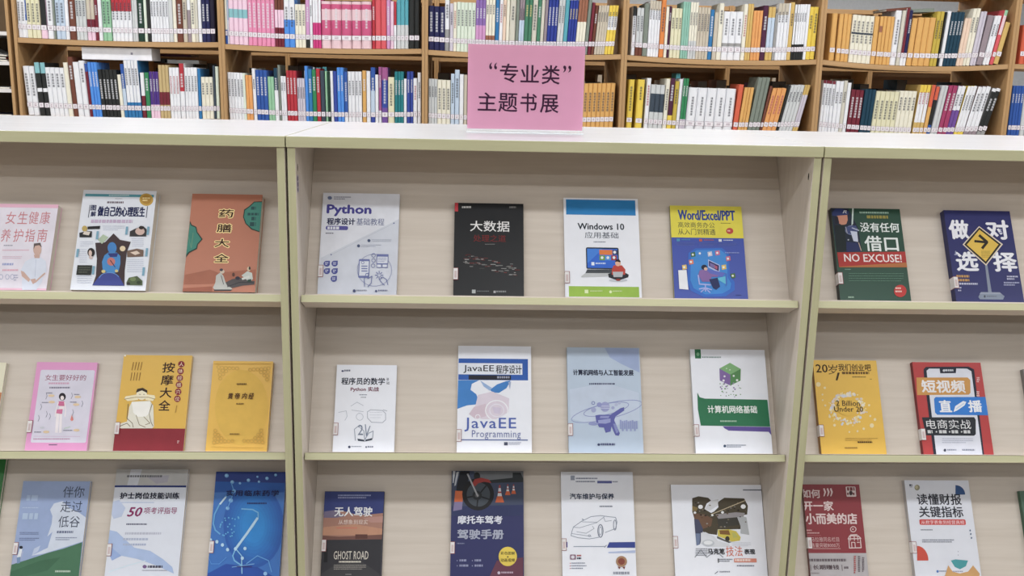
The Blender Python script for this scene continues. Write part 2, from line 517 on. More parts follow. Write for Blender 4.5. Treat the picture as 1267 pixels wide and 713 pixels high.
# ---- middle case, top shelf
def d(p):
    p.poly([(592, 225), (592, 75), (143, 70), (120, 455)], (222, 226, 238))
    p.poly([(120, 455), (592, 225), (575, 668), (95, 665)], (206, 212, 226))
    p.line([(182, 437), (557, 250)], 2, (180, 188, 205)); p.ell(182, 436, 4, 4, (80, 90, 150)); p.ell(557, 250, 4, 4, (80, 90, 150))
    p.ell(180, 101, 13, 11, (110, 125, 165)); p.small(205, 93, 305, 115, 2, (120, 125, 150))
    p.text('Python', 160, 140, 425, 212, (70, 66, 150), .025)
    p.text('程序设计', 160, 220, 328, 262, (45, 50, 90), .02); p.text('基础教程', 335, 222, 500, 264, (95, 105, 150))
    p.rect(153, 268, 285, 292, (90, 86, 165), .08); p.small(163, 272, 276, 292, 1, (225, 228, 240), .8)
    p.small(152, 308, 205, 320, 1, (90, 90, 110))
    for x, y in ((155, 489), (202, 488), (155, 532), (201, 532), (196, 576)):
        p.ell(x, y, 19, 17, (78, 86, 160)); p.rect(x + 4, y - 17, x + 19, y - 3, (78, 86, 160)); p.small(x - 9, y - 8, x + 9, y + 10, 2, (215, 220, 240), .55)
    for x, y in ((408, 354), (346, 385)):
        p.ell(x, y, 9, 9, (75, 90, 125)); p.small(x + 16, y - 7, x + 135, y + 10, 2, (165, 172, 190), .4)
    c = (110, 120, 175)
    p.ring(440, 525, 103, 92, 3, (150, 158, 195), 26)
    p.rect(345, 462, 410, 570, c, .1); p.rect(350, 474, 405, 558, (212, 218, 232)); p.ring(370, 482, 8, 8, 3, c, 10)
    for k in range(3): p.rect(362, 500 + 14 * k, 398, 506 + 14 * k, c)
    p.rect(453, 433, 523, 490, c); p.rect(457, 448, 519, 486, (214, 220, 234)); p.small(462, 455, 512, 484, 3, c, .4)
    for x, y in ((435, 440), (435, 470), (432, 500)): p.ring(x, y, 11, 11, 3, c, 12)
    p.rect(453, 490, 482, 512, c); p.rect(485, 490, 519, 512, c); p.rect(456, 494, 479, 508, (214, 220, 234)); p.rect(489, 494, 515, 508, (214, 220, 234))
    for k in range(8):
        a = k * math.pi / 4; p.line([(468 + 9 * math.cos(a), 555 + 9 * math.sin(a)), (468 + 24 * math.cos(a), 555 + 24 * math.sin(a))], 4, c)
    p.line([(380, 620), (378, 580), (390, 545), (405, 545), (400, 575), (425, 560), (420, 600), (400, 622)], 4, c)
    p.line([(520, 610), (512, 580), (490, 565), (470, 580), (485, 600), (500, 612)], 4, c)
    p.ell(318, 645, 9, 9, (70, 80, 120)); p.small(332, 638, 428, 652, 1, (140, 146, 165)); p.ell(449, 646, 6, 7, (80, 88, 130)); p.small(460, 638, 535, 653, 1, (120, 126, 160))
display_book(0, 399.9, 494.6, 239.7, .010, 'white programming textbook with purple lettering and hand-and-phone line drawing', (216, 221, 234),
             quad=((142, 70), (592, 75), (570, 672), (95, 668)), draw=d, stick=.17)
def d(p):
    p.rect(117, 82, 138, 138, (190, 50, 62)); p.small(162, 105, 238, 120, 1, (190, 190, 190), .8); p.small(460, 108, 520, 124, 1, (120, 120, 120), .7)
    p.text('大数据', 212, 200, 460, 268, (228, 228, 230), .005)
    p.text('处理之道', 232, 288, 436, 332, (124, 34, 36)); p.small(305, 345, 370, 353, 1, (130, 130, 130))
    rnd = random.Random(3)
    for k in range(70):
        f = rnd.random(); x = 165 + f * 330; y = 440 + f * 70 + rnd.uniform(-36, 36)
        l = rnd.uniform(8, 34); p.n -= .9
        p.rect(x, y, x + l, y + rnd.uniform(3, 6), rnd.choice([(120, 120, 120), (90, 34, 34), (150, 150, 150), (70, 70, 72), (110, 50, 50)]))
    p.rect(220, 628, 243, 650, (170, 175, 178)); p.small(250, 634, 342, 646, 1, (110, 114, 118)); p.rect(356, 634, 370, 648, (170, 170, 175)); p.small(374, 634, 445, 648, 1, (130, 134, 138), .7)
display_book(0, 562.6, 647.6, 251.9, .014, 'black data textbook with large white title and small red cloud of words', (34, 36, 40),
             spine=(60, 40, 44), quad=((117, 82), (548, 92), (548, 672), (102, 668)), draw=d, stick=.17)
def d(p):
    p.rect(102, 66, 540, 164, (22, 128, 196)); p.rect(107, 612, 560, 676, (150, 190, 60))
    p.text('Windows 10', 172, 216, 468, 258, (38, 48, 60), .018); p.text('应用基础', 217, 272, 430, 312, (62, 74, 92))
    p.small(272, 332, 372, 344, 1, (110, 120, 140))
    p.rect(222, 370, 432, 505, (40, 46, 56), .05); p.rect(229, 378, 425, 498, (44, 104, 214))
    p.poly([(229, 378), (330, 378), (229, 470)], (60, 130, 226))
    p.rect(307, 385, 390, 416, (224, 120, 50)); p.rect(392, 386, 424, 416, (60, 70, 110)); p.rect(307, 420, 342, 450, (110, 160, 60)); p.rect(344, 420, 380, 450, (80, 150, 220)); p.rect(383, 420, 418, 450, (160, 50, 50))
    for x, y in ((324, 434), (361, 434), (400, 434), (405, 400)): p.ell(x, y, 9, 9, (225, 230, 240))
    p.rect(255, 462, 274, 482, (225, 235, 250)); p.small(282, 465, 356, 478, 1, (190, 210, 245), .7)
    p.poly([(228, 507), (430, 507), (418, 530), (215, 530)], (70, 76, 84)); p.poly([(215, 530), (420, 530), (420, 548), (190, 556), (188, 550)], (188, 192, 198))
    p.ell(425, 575, 60, 10, (196, 202, 214))
    p.poly([(360, 535), (385, 528), (470, 528), (494, 540), (490, 556), (440, 572), (410, 572), (365, 556)], (44, 46, 54))
    p.poly([(398, 482), (450, 482), (472, 508), (470, 540), (384, 540), (386, 505)], (190, 62, 50))
    p.ell(425, 468, 18, 20, (226, 176, 150)); p.poly([(406, 462), (412, 446), (432, 444), (442, 456), (440, 464), (420, 458)], (40, 30, 28))
    p.poly([(390, 522), (458, 522), (452, 555), (396, 555)], (178, 182, 190)); p.ell(425, 572, 16, 7, (150, 50, 44))
    p.rect(208, 632, 232, 654, (220, 236, 180)); p.small(244, 637, 352, 650, 1, (205, 224, 160)); p.ell(375, 646, 9, 9, (220, 236, 180)); p.small(388, 638, 468, 652, 1, (205, 224, 160))
display_book(0, 697.3, 789.0, 245.8, .012, 'white textbook with blue top band, green bottom band and laptop picture', WHT,
             quad=((88, 55), (555, 57), (578, 688), (84, 680)), draw=d, stick=.14)
def d(p):
    p.rect(92, 76, 555, 282, (226, 214, 40))
    p.text('Word/Excel/PPT', 142, 102, 508, 170, (44, 70, 150), .02)
    p.text('高效商务办公', 142, 182, 376, 218, (70, 74, 66)); p.text('从入门到精通', 142, 224, 380, 264, (60, 66, 66))
    p.small(415, 184, 520, 194, 1, (120, 116, 40)); p.ell(472, 236, 23, 20, (196, 70, 60)); p.small(458, 230, 486, 244, 1, (240, 200, 190), .7)
    for x, c in ((132, (70, 150, 190)), (275, (190, 90, 80)), (400, (220, 225, 235))):
        p.rect(x, 290, x + 20, 306, c); p.small(x + 32, 293, x + 105, 304, 1, c); p.small(x, 314, x + 115, 336, 3, (96, 112, 180), .4)
    p.poly([(205, 380), (250, 350), (420, 345), (465, 380), (470, 520), (500, 560), (500, 610), (440, 650), (300, 655), (215, 615), (195, 560)], (52, 110, 206))
    p.poly([(222, 390), (260, 362), (410, 358), (450, 388), (455, 530), (478, 570), (470, 605), (420, 632), (310, 638), (235, 600), (215, 550)], (56, 140, 220))
    for x, y, c in ((235, 390, (60, 110, 70)), (280, 382, (70, 140, 220)), (343, 385, (200, 200, 225)), (392, 378, (206, 110, 150)), (222, 437, (222, 120, 90)),
                    (178, 470, (226, 190, 90)), (432, 468, (226, 190, 80)), (460, 414, (200, 110, 140)), (490, 522, (80, 120, 60))):
        p.poly([(x - 16, y - 12), (x + 12, y - 17), (x + 16, y + 11), (x - 12, y + 17)], c); p.ell(x - 2, y, 7, 7, (235, 235, 235))
    p.poly([(330, 420), (405, 455), (402, 505), (330, 470)], (180, 190, 235)); p.poly([(335, 428), (400, 458), (398, 494), (335, 462)], (44, 42, 96)); p.poly([(342, 440), (375, 455), (375, 478), (342, 463)], (120, 110, 170)); p.poly([(370, 455), (390, 464), (388, 484), (374, 476)], (180, 90, 120))
    p.poly([(320, 480), (440, 505), (420, 530), (310, 510)], (96, 110, 200)); p.poly([(440, 505), (450, 510), (450, 580), (442, 590)], (70, 110, 200)); p.poly([(380, 540), (440, 525), (442, 575)], (90, 190, 220))
    p.poly([(275, 490), (310, 482), (345, 510), (395, 520), (390, 530), (350, 530), (345, 560), (290, 560), (265, 520)], (136, 104, 170))
    p.ell(305, 470, 19, 16, (36, 44, 66)); p.ell(314, 480, 12, 10, (220, 180, 160)); p.poly([(335, 545), (390, 535), (405, 590), (380, 610), (360, 600), (345, 570)], (44, 54, 100))
    p.line([(265, 520), (272, 575), (345, 580)], 8, (170, 180, 240)); p.line([(310, 580), (310, 620)], 7, (170, 180, 240)); p.line([(270, 605), (310, 598), (350, 610)], 7, (170, 180, 240)); p.line([(280, 625), (310, 600), (340, 628)], 7, (160, 170, 236))
    p.small(440, 374, 532, 386, 1, (150, 165, 225)); p.small(505, 640, 548, 648, 1, (40, 50, 110))
    p.poly([(137, 490), (190, 488), (200, 610), (142, 606)], (232, 236, 244))  # bright glare on the cover, painted as a white patch
display_book(0, 828.7, 917.0, 255.3, .011, 'blue office-skills book with yellow title band and figure at a desk', (62, 84, 178),
             spine=(150, 150, 90), quad=((92, 76), (547, 76), (588, 672), (112, 668)), draw=d, stick=.17, sticker=False)
# ---- middle case, second shelf
def d(p):
    p.ell(172, 151, 8, 6, (70, 80, 120)); p.small(182, 142, 230, 156, 1, (110, 116, 140), .8)
    p.text('程序员的数学', 162, 193, 440, 240, (36, 42, 62), .014); p.text('基', 449, 194, 466, 212, (70, 76, 96)); p.text('础', 449, 218, 468, 237, (70, 76, 96))
    p.text('Python 实战', 220, 252, 400, 286, (120, 50, 80), .016); p.small(275, 300, 350, 312, 1, (120, 126, 146)); p.small(285, 316, 335, 328, 1, (120, 126, 146))
    c = (176, 184, 200)
    p.line([(325, 410), (345, 398), (420, 402), (440, 420), (440, 460), (420, 478), (350, 476), (325, 450), (325, 410)], 4, (165, 172, 190)); p.small(340, 412, 420, 462, 3, c, .2)
    p.ring(275, 442, 22, 22, 3, c, 14); p.line([(140, 415), (190, 405), (195, 440), (180, 465)], 3, c); p.line([(220, 375), (260, 350), (300, 372)], 3, c); p.line([(225, 400), (300, 410)], 3, c)
    p.line([(425, 398), (450, 405)], 5, c)
    p.poly([(258, 578), (300, 585), (305, 596), (262, 592)], (60, 70, 86)); p.poly([(306, 596), (312, 584), (354, 574), (352, 586)], (60, 70, 86))
    p.line([(245, 590), (240, 520), (265, 500), (300, 530), (305, 585)], 4, (140, 150, 172)); p.line([(305, 585), (330, 545), (360, 530), (355, 575)], 4, (140, 150, 172))
    p.text('2', 262, 492, 296, 556, (120, 132, 156)); p.line([(310, 490), (316, 560), (340, 500)], 6, (130, 142, 166))
    p.ell(206, 630, 8, 8, (60, 70, 100)); p.small(220, 623, 295, 636, 1, (150, 156, 176)); p.ell(313, 630, 5, 6, (80, 90, 120)); p.small(322, 623, 380, 637, 1, (140, 146, 166), .7)
display_book(1, 417.0, 491.0, 452.0, .012, 'small white maths book with black title and a sketch of an open book', WHT,
             quad=((137, 110), (517, 113), (490, 662), (98, 662)), draw=d, stick=.19)
def d(p):
    p.rect(103, 116, 513, 243, (40, 92, 180)); p.rect(104, 143, 480, 210, (222, 228, 240)); p.rect(162, 214, 412, 241, (34, 36, 50)); p.small(330, 220, 405, 238, 1, (150, 156, 180), .7)
    p.text('JavaEE', 132, 154, 313, 202, (38, 44, 60), .005); p.text('程序设计', 323, 154, 476, 206, (38, 44, 60), .008)
    p.poly([(100, 243), (225, 243), (180, 265), (172, 300), (205, 325), (218, 360), (200, 385), (150, 390), (92, 410)], (56, 130, 206))
    p.poly([(285, 300), (330, 268), (380, 250), (410, 245), (385, 290), (340, 318), (305, 316)], (56, 130, 206)); p.poly([(230, 245), (300, 290), (285, 305), (250, 280)], (150, 180, 225)); p.poly([(395, 255), (412, 252), (405, 300)], (160, 175, 210))
    p.poly([(215, 330), (300, 310), (400, 350), (395, 430), (320, 470), (240, 470), (160, 440), (200, 390)], (216, 206, 222)); p.poly([(190, 400), (260, 380), (270, 450), (200, 470), (160, 440)], (208, 190, 206))
    p.ring(325, 420, 66, 58, 6, (234, 236, 244), 24); p.ring(325, 420, 42, 36, 5, (226, 224, 238), 20); p.ring(212, 458, 14, 14, 4, (232, 232, 242), 12); p.poly([(300, 400), (350, 405), (345, 440), (310, 436)], (206, 196, 220))
    p.text('JavaEE', 132, 462, 440, 542, (76, 100, 180), .004, spacing=1.1); p.text('Programming', 175, 534, 466, 588, (110, 122, 176), 0, spacing=1.1)
    p.rect(110, 586, 508, 592, (96, 112, 168)); p.rect(366, 602, 388, 620, (70, 76, 100)); p.small(394, 603, 468, 620, 2, (150, 156, 180), .5)
display_book(1, 567.0, 657.0, 428.6, .012, 'white programming textbook with blue title bar and blue wave', WHT,
             quad=((105, 38), (532, 42), (532, 664), (83, 660)), draw=d, stick=.10)
def d(p):
    p.poly([(300, 52), (500, 55), (505, 200), (400, 150), (330, 110)], (156, 174, 214)); p.poly([(90, 300), (300, 260), (500, 320), (505, 480), (300, 520), (90, 470)], (190, 204, 226))
    p.text('计算机网络与人工智能发展', 110, 182, 470, 218, (28, 34, 62), .02); p.small(205, 262, 382, 276, 1, (80, 86, 120), .7)
    c = (120, 132, 186)
    p.ring(308, 428, 210, 46, 4, (140, 150, 200), 36, 0, 360, .22)
    p.ring(305, 416, 134, 32, 4, (140, 150, 200), 30, 0, 360, .2)
    p.poly([(240, 452), (262, 448), (330, 448), (390, 410), (412, 404), (412, 424), (360, 458), (352, 480), (385, 555), (378, 570), (358, 566), (335, 515), (330, 545), (300, 552), (290, 522), (262, 520), (245, 490)], (92, 96, 170))
    p.poly([(255, 480), (330, 470), (330, 492), (300, 500), (258, 498)], (150, 158, 210)); p.poly([(345, 500), (362, 500), (378, 548), (364, 556)], (130, 140, 196)); p.poly([(270, 455), (325, 455), (318, 468), (266, 468)], (140, 146, 200))
    p.ell(228, 500, 30, 10, (140, 150, 200)); p.ell(298, 402, 28, 29, (150, 156, 204)); p.line([(272, 398), (324, 398)], 3, (200, 208, 230)); p.line([(272, 410), (324, 410)], 3, (200, 208, 230))
    p.ring(228, 380, 9, 9, 4, c, 12); p.ell(264, 390, 15, 14, (140, 148, 200)); p.ell(230, 420, 15, 15, (160, 168, 210)); p.ell(345, 408, 10, 9, (160, 168, 210)); p.ell(365, 390, 10, 9, (176, 184, 216)); p.ell(384, 380, 9, 9, (176, 184, 216))
    for k in range(9): p.rect(385 + 12 * k, 478 + (k * 7) % 10, 395 + 12 * k, 530 + (k * 13) % 26, (148, 160, 206))
    p.ell(258, 620, 8, 7, (50, 60, 100)); p.small(270, 612, 378, 628, 1, (80, 88, 126), .75)
display_book(1, 701.4, 791.0, 430.5, .013, 'pale blue computing textbook with purple hand reaching through rings', (178, 196, 218),
             quad=((76, 48), (505, 52), (527, 670), (80, 668)), draw=d, stick=.16)
def d(p):
    p.rect(95, 60, 130, 118, (38, 118, 76)); p.ell(113, 92, 9, 11, (120, 180, 140)); p.small(137, 106, 280, 118, 1, (140, 160, 160), .7)
    p.poly([(238, 178), (300, 143), (364, 180), (302, 214)], (126, 182, 120)); p.poly([(238, 178), (302, 214), (302, 280), (240, 250)], (132, 104, 170)); p.poly([(364, 180), (362, 250), (302, 280), (302, 214)], (84, 142, 84))
    p.ell(300, 186, 5, 3, (210, 230, 210)); p.ell(280, 178, 4, 3, (210, 230, 210)); p.ell(268, 225, 6, 6, (226, 226, 236)); p.ell(322, 222, 6, 6, (226, 232, 232)); p.ell(262, 250, 7, 7, (226, 226, 236)); p.ell(342, 248, 7, 7, (226, 232, 232))
    rnd = random.Random(5)
    for k in range(34):
        x = rnd.uniform(240, 366); y = 262 + rnd.random() ** 1.6 * 85; q = rnd.uniform(3, 6); p.n -= .9
        p.poly([(x - q, y), (x, y + q), (x + q, y), (x, y - q)], rnd.choice([(132, 104, 170), (84, 142, 84), (150, 160, 160)]))
    p.poly([(106, 322), (120, 350), (150, 358), (522, 364), (540, 522), (124, 516), (108, 420)], (34, 116, 78))
    p.poly([(255, 520), (540, 524), (552, 572), (530, 552), (290, 545), (265, 532)], (96, 78, 156))
    p.text('计算机网络基础', 165, 398, 460, 444, (230, 236, 236), .012); p.small(240, 486, 392, 498, 1, (170, 200, 180), .7)
    p.ell(266, 634, 8, 8, (60, 80, 110)); p.small(278, 626, 394, 646, 2, (140, 150, 170), .6)
display_book(1, 853.7, 945.8, 433.0, .013, 'white networking textbook with green title band and green-purple cube', WHT,
             spine=(196, 200, 206), quad=((67, 62), (503, 64), (556, 680), (92, 678)), draw=d, stick=.16)
# ---- middle case, bottom shelf
B3 = 760
def d(p):
    p.poly([(113, 182), (487, 184), (478, 320), (330, 335), (200, 300), (104, 330)], (52, 64, 126)); p.poly([(104, 330), (200, 300), (330, 335), (478, 320), (470, 480), (96, 488)], (170, 124, 108))
    p.poly([(108, 310), (180, 300), (240, 340), (180, 350), (104, 350)], (120, 110, 140)); p.poly([(100, 410), (300, 390), (474, 420), (472, 460), (98, 460)], (192, 140, 112)); p.poly([(350, 350), (478, 340), (476, 380), (400, 380)], (186, 140, 130))
    p.poly([(98, 462), (200, 470), (472, 456), (470, 490), (96, 490)], (120, 82, 74)); p.poly([(96, 490), (470, 486), (458, 760), (72, 760)], (52, 52, 58)); p.poly([(303, 455), (380, 455), (380, 482), (303, 484)], (96, 60, 54))
    p.poly([(110, 545), (130, 545), (128, 630), (104, 630)], (30, 32, 36)); p.poly([(90, 700), (250, 600), (310, 600), (455, 700), (455, 760), (80, 760)], (62, 62, 66))
    p.small(195, 202, 402, 232, 2, (150, 160, 205), .6)
    p.text('无人驾驶', 172, 280, 412, 342, (236, 238, 242), .012); p.text('从想象到现实', 198, 362, 382, 392, (232, 214, 206)); p.small(185, 410, 400, 424, 1, (210, 120, 100), .6)
    p.text('GHOST ROAD', 168, 560, 386, 612, (206, 200, 190), .004, spacing=1.05); p.small(200, 622, 350, 632, 1, (220, 214, 200), .9); p.small(168, 645, 372, 680, 3, (150, 146, 140), .5); p.small(242, 702, 288, 712, 1, (150, 150, 150))
display_book(2, 402.0, 475.6, 608.4, .012, 'small dark road book with blue and orange sunset sky', (60, 60, 70),
             quad=(380, 573, .19637), draw=d, stick=.30)
def d(p):
    p.poly([(98, 52), (548, 54), (546, 330), (90, 330)], (66, 76, 102)); p.poly([(230, 54), (548, 54), (547, 110), (300, 112)], (112, 116, 122))
    p.poly([(330, 112), (480, 96), (480, 62), (530, 62), (547, 100), (547, 124), (340, 130)], (44, 50, 54)); p.ell(255, 85, 20, 24, (40, 42, 44))
    p.poly([(92, 280), (546, 270), (546, 340), (90, 340)], (50, 58, 100))
    p.poly([(104, 52), (120, 52), (108, 130), (102, 130)], (200, 206, 216)); p.poly([(126, 60), (142, 56), (122, 145), (112, 150)], (190, 196, 206)); p.poly([(150, 54), (210, 54), (190, 170), (128, 200), (126, 160)], (34, 36, 44))
    p.poly([(118, 180), (165, 182), (165, 250), (112, 252)], (214, 106, 56)); p.poly([(112, 252), (165, 250), (160, 300), (105, 310)], (130, 120, 160))
    p.ell(262, 202, 100, 104, (34, 34, 38), 28); p.ell(264, 204, 74, 78, (70, 78, 88), 26)
    p.poly([(222, 140), (240, 106), (280, 96), (330, 108), (346, 130), (300, 122), (262, 132), (244, 152)], (160, 54, 50))
    for k in range(5):
        a = k * 1.257 + .4; p.line([(262 + 20 * math.cos(a), 210 + 20 * math.sin(a)), (262 + 76 * math.cos(a), 206 + 76 * math.sin(a))], 9, (36, 38, 44))
    p.ell(256, 210, 30, 30, (46, 50, 56)); p.ell(256, 210, 14, 14, (90, 94, 100)); p.line([(196, 72), (260, 215)], 10, (170, 172, 178))
    for x, y, q in ((398, 255, 1.0), (449, 208, .62), (486, 200, .55)):
        p.poly([(x - 28 * q, y), (x + 28 * q, y), (x + 16 * q, y - 40 * q), (x - 16 * q, y - 40 * q)], (206, 96, 52)); p.poly([(x - 14 * q, y - 40 * q), (x + 14 * q, y - 40 * q), (x + 4 * q, y - 112 * q), (x - 4 * q, y - 112 * q)], (170, 70, 66))
        p.poly([(x - 14 * q, y - 40 * q), (x + 14 * q, y - 40 * q), (x + 11 * q, y - 60 * q), (x - 11 * q, y - 60 * q)], (220, 220, 226)); p.poly([(x - 9 * q, y - 70 * q), (x + 9 * q, y - 70 * q), (x + 7 * q, y - 92 * q), (x - 7 * q, y - 92 * q)], (214, 214, 222))
    p.text('摩托车驾考', 132, 338, 416, 392, (222, 226, 240), .02); p.text('驾驶手册', 130, 424, 424, 488, (168, 174, 196), .022); p.small(130, 510, 198, 524, 1, (130, 136, 170))
    p.poly([(380, 620), (546, 600), (546, 760), (330, 760)], (106, 60, 80)); p.ell(449, 594, 58, 60, (226, 200, 60), 24); p.text('彩色图解', 404, 564, 494, 584, (60, 56, 30), .01); p.text('动画视频', 404, 606, 494, 628, (70, 56, 20), .01); p.ell(449, 597, 5, 5, (90, 80, 40))
    for x, y in ((145, 612), (240, 612), (145, 644), (240, 644)): p.ell(x - 14, y + 8, 3, 4, (150, 155, 190)); p.small(x, y, x + 60, y + 16, 1, (150, 155, 190), .8)
    p.ell(393, 695, 9, 9, (200, 190, 210)); p.small(408, 688, 505, 702, 1, (190, 170, 190), .7)
display_book(2, 559.0, 647.6, 583.2, .012, 'navy driving handbook with motorcycle wheel photo and yellow round badge', (42, 46, 100),
             quad=(540, 573, .19637), draw=d, stick=.22)
def d(p):
    p.rect(132, 82, 158, 112, (150, 158, 178)); p.small(165, 96, 376, 108, 1, (110, 118, 146), .7); p.small(165, 116, 300, 128, 1, (110, 118, 146), .7); p.rect(300, 116, 392, 132, (90, 96, 160)); p.small(396, 118, 436, 128, 1, (110, 118, 146), .7)
    p.text('汽车维护与保养', 126, 196, 406, 236, (48, 62, 92), .02); p.small(315, 275, 442, 288, 1, (110, 118, 140), .7)
    c = (140, 150, 170)
    p.line([(140, 440), (150, 410), (200, 375), (260, 345), (320, 338), (370, 345), (415, 350), (425, 380), (415, 420), (350, 445)], 4, c)
    p.line([(140, 440), (135, 465), (180, 478), (250, 485), (310, 475), (315, 450)], 4, c); p.line([(205, 378), (300, 380), (345, 345)], 3, c); p.line([(150, 412), (190, 415), (240, 400), (300, 382)], 3, c); p.line([(170, 440), (230, 450), (280, 420), (270, 405)], 3, c); p.line([(340, 350), (350, 375), (390, 370)], 3, c)
    p.ring(320, 435, 16, 40, 5, (110, 118, 140), 18); p.ring(320, 435, 9, 26, 3, c, 14); p.ring(411, 398, 9, 32, 4, (120, 128, 150), 16); p.line([(205, 360), (215, 366)], 6, c); p.line([(140, 452), (200, 460), (262, 470)], 3, c); p.ring(250, 465, 8, 6, 3, c, 10)
    p.rect(80, 504, 112, 538, (56, 72, 150)); p.poly([(375, 506), (538, 504), (539, 540), (360, 540)], (56, 72, 150)); p.rect(150, 530, 350, 535, (150, 160, 178)); p.line([(345, 538), (358, 524)], 4, (120, 130, 150)); p.poly([(370, 566), (540, 556), (540, 572), (370, 574)], (176, 190, 226))
    p.rect(128, 582, 166, 614, (150, 120, 140), .15); p.ell(146, 598, 11, 10, (220, 220, 232)); p.small(172, 584, 206, 596, 1, (170, 60, 60), .8); p.small(172, 600, 216, 614, 1, (60, 66, 90), .8)
    for y in (632, 648, 664): p.ell(130, y + 4, 3, 3, (190, 70, 60)); p.small(138, y, 250, y + 10, 1, (130, 138, 160), .6)
    p.ell(452, 625, 35, 34, (170, 130, 96), 20); p.ell(452, 625, 22, 21, (140, 70, 56), 16); p.poly([(428, 655), (446, 660), (438, 674)], (130, 70, 60)); p.poly([(458, 660), (476, 655), (470, 674)], (130, 70, 60)); p.small(400, 688, 510, 708, 1, (150, 156, 172), .8)
display_book(2, 694.0, 782.7, 584.4, .012, 'white car care book with grey sports car outline', WHT,
             quad=(680, 573, .19637), draw=d, stick=.25)
def d(p):
    p.rect(516, 127, 646, 135, (110, 116, 132))
    p.poly([(172, 188), (215, 175), (280, 185), (300, 205), (270, 225), (255, 262), (300, 290), (320, 280), (350, 250), (345, 215), (390, 185), (525, 190), (550, 240), (545, 300), (480, 310), (470, 340), (540, 330), (535, 380), (500, 400), (440, 402), (345, 402), (340, 440), (270, 430), (210, 400), (190, 340), (172, 280)], (76, 68, 52))
    p.poly([(300, 205), (350, 195), (345, 240), (290, 275), (255, 262)], (206, 208, 214)); p.poly([(180, 290), (260, 300), (310, 330), (300, 380), (240, 400), (195, 380)], (112, 82, 62)); p.poly([(172, 240), (210, 255), (200, 280), (172, 276)], (130, 110, 60))
    p.line([(300, 300), (530, 205)], 5, (200, 184, 150)); p.poly([(340, 320), (480, 318), (490, 372), (350, 390)], (64, 62, 56)); p.poly([(470, 300), (540, 320), (560, 440), (500, 430), (500, 380)], (178, 182, 188)); p.poly([(330, 300), (470, 285), (530, 290), (520, 315), (350, 330)], (150, 146, 150))
    rnd = random.Random(11)
    for k in range(42):
        x, y = rnd.uniform(180, 540), rnd.uniform(190, 400); q = rnd.uniform(4, 11); p.n -= .85
        p.poly([(x - q, y), (x, y + q * .6), (x + q, y), (x, y - q * .6)], rnd.choice([(40, 36, 32), (120, 110, 90), (150, 148, 146), (96, 70, 50)]))
    for x, y, q in ((228, 248, 16), (190, 288, 9), (518, 246, 17), (377, 286, 10), (308, 305, 8)): p.ell(x, y, q, q * .9, (232, 234, 238))
    p.poly([(185, 330), (215, 335), (245, 400), (240, 440), (225, 500), (200, 510), (192, 420)], (70, 74, 100)); p.poly([(195, 430), (225, 430), (222, 505), (200, 512)], (110, 126, 160))
    p.poly([(345, 405), (420, 402), (470, 415), (500, 455), (495, 478), (440, 486), (405, 470), (345, 448)], (206, 190, 60)); p.poly([(355, 408), (420, 408), (430, 440), (360, 435)], (130, 90, 40)); p.ell(410, 466, 15, 18, (60, 54, 50)); p.poly([(440, 420), (465, 430), (480, 455), (450, 460)], (186, 184, 90)); p.poly([(340, 448), (400, 476), (440, 488), (420, 494), (340, 462)], (90, 90, 84))
    p.poly([(230, 425), (260, 420), (320, 450), (345, 480), (420, 500), (430, 520), (300, 520), (230, 500)], (212, 216, 224)); p.ell(280, 495, 42, 24, (190, 196, 206)); p.ell(280, 492, 30, 14, (224, 228, 234)); p.small(440, 490, 570, 520, 4, (190, 196, 208), .35); p.line([(190, 590), (230, 540), (270, 590), (330, 545), (380, 590)], 6, (150, 156, 168))
    p.small(195, 530, 275, 585, 5, (120, 124, 136), .5)
    p.text('马克笔', 276, 530, 392, 572, (40, 40, 46), .02); p.text('技法', 400, 515, 512, 584, (214, 110, 84), 0.0); p.text('表现', 524, 534, 598, 572, (40, 40, 46), .02)
    p.rect(345, 598, 352, 626, (50, 50, 56)); p.small(354, 600, 446, 624, 2, (130, 134, 146), .6); p.rect(455, 598, 608, 624, (214, 132, 112)); p.small(462, 602, 602, 620, 1, (236, 214, 206), .8); p.small(475, 642, 612, 656, 1, (120, 124, 140), .6); p.line([(325, 700), (345, 684)], 5, (120, 126, 140)); p.small(356, 682, 458, 694, 1, (140, 146, 160), .7)
display_book(2, 830.0, 941.5, 600.3, .010, 'wide white drawing book with a marker sketch of a yellow car', WHT,
             spine=(190, 186, 180), quad=(825, 583, .1823), draw=d, stick=.31)

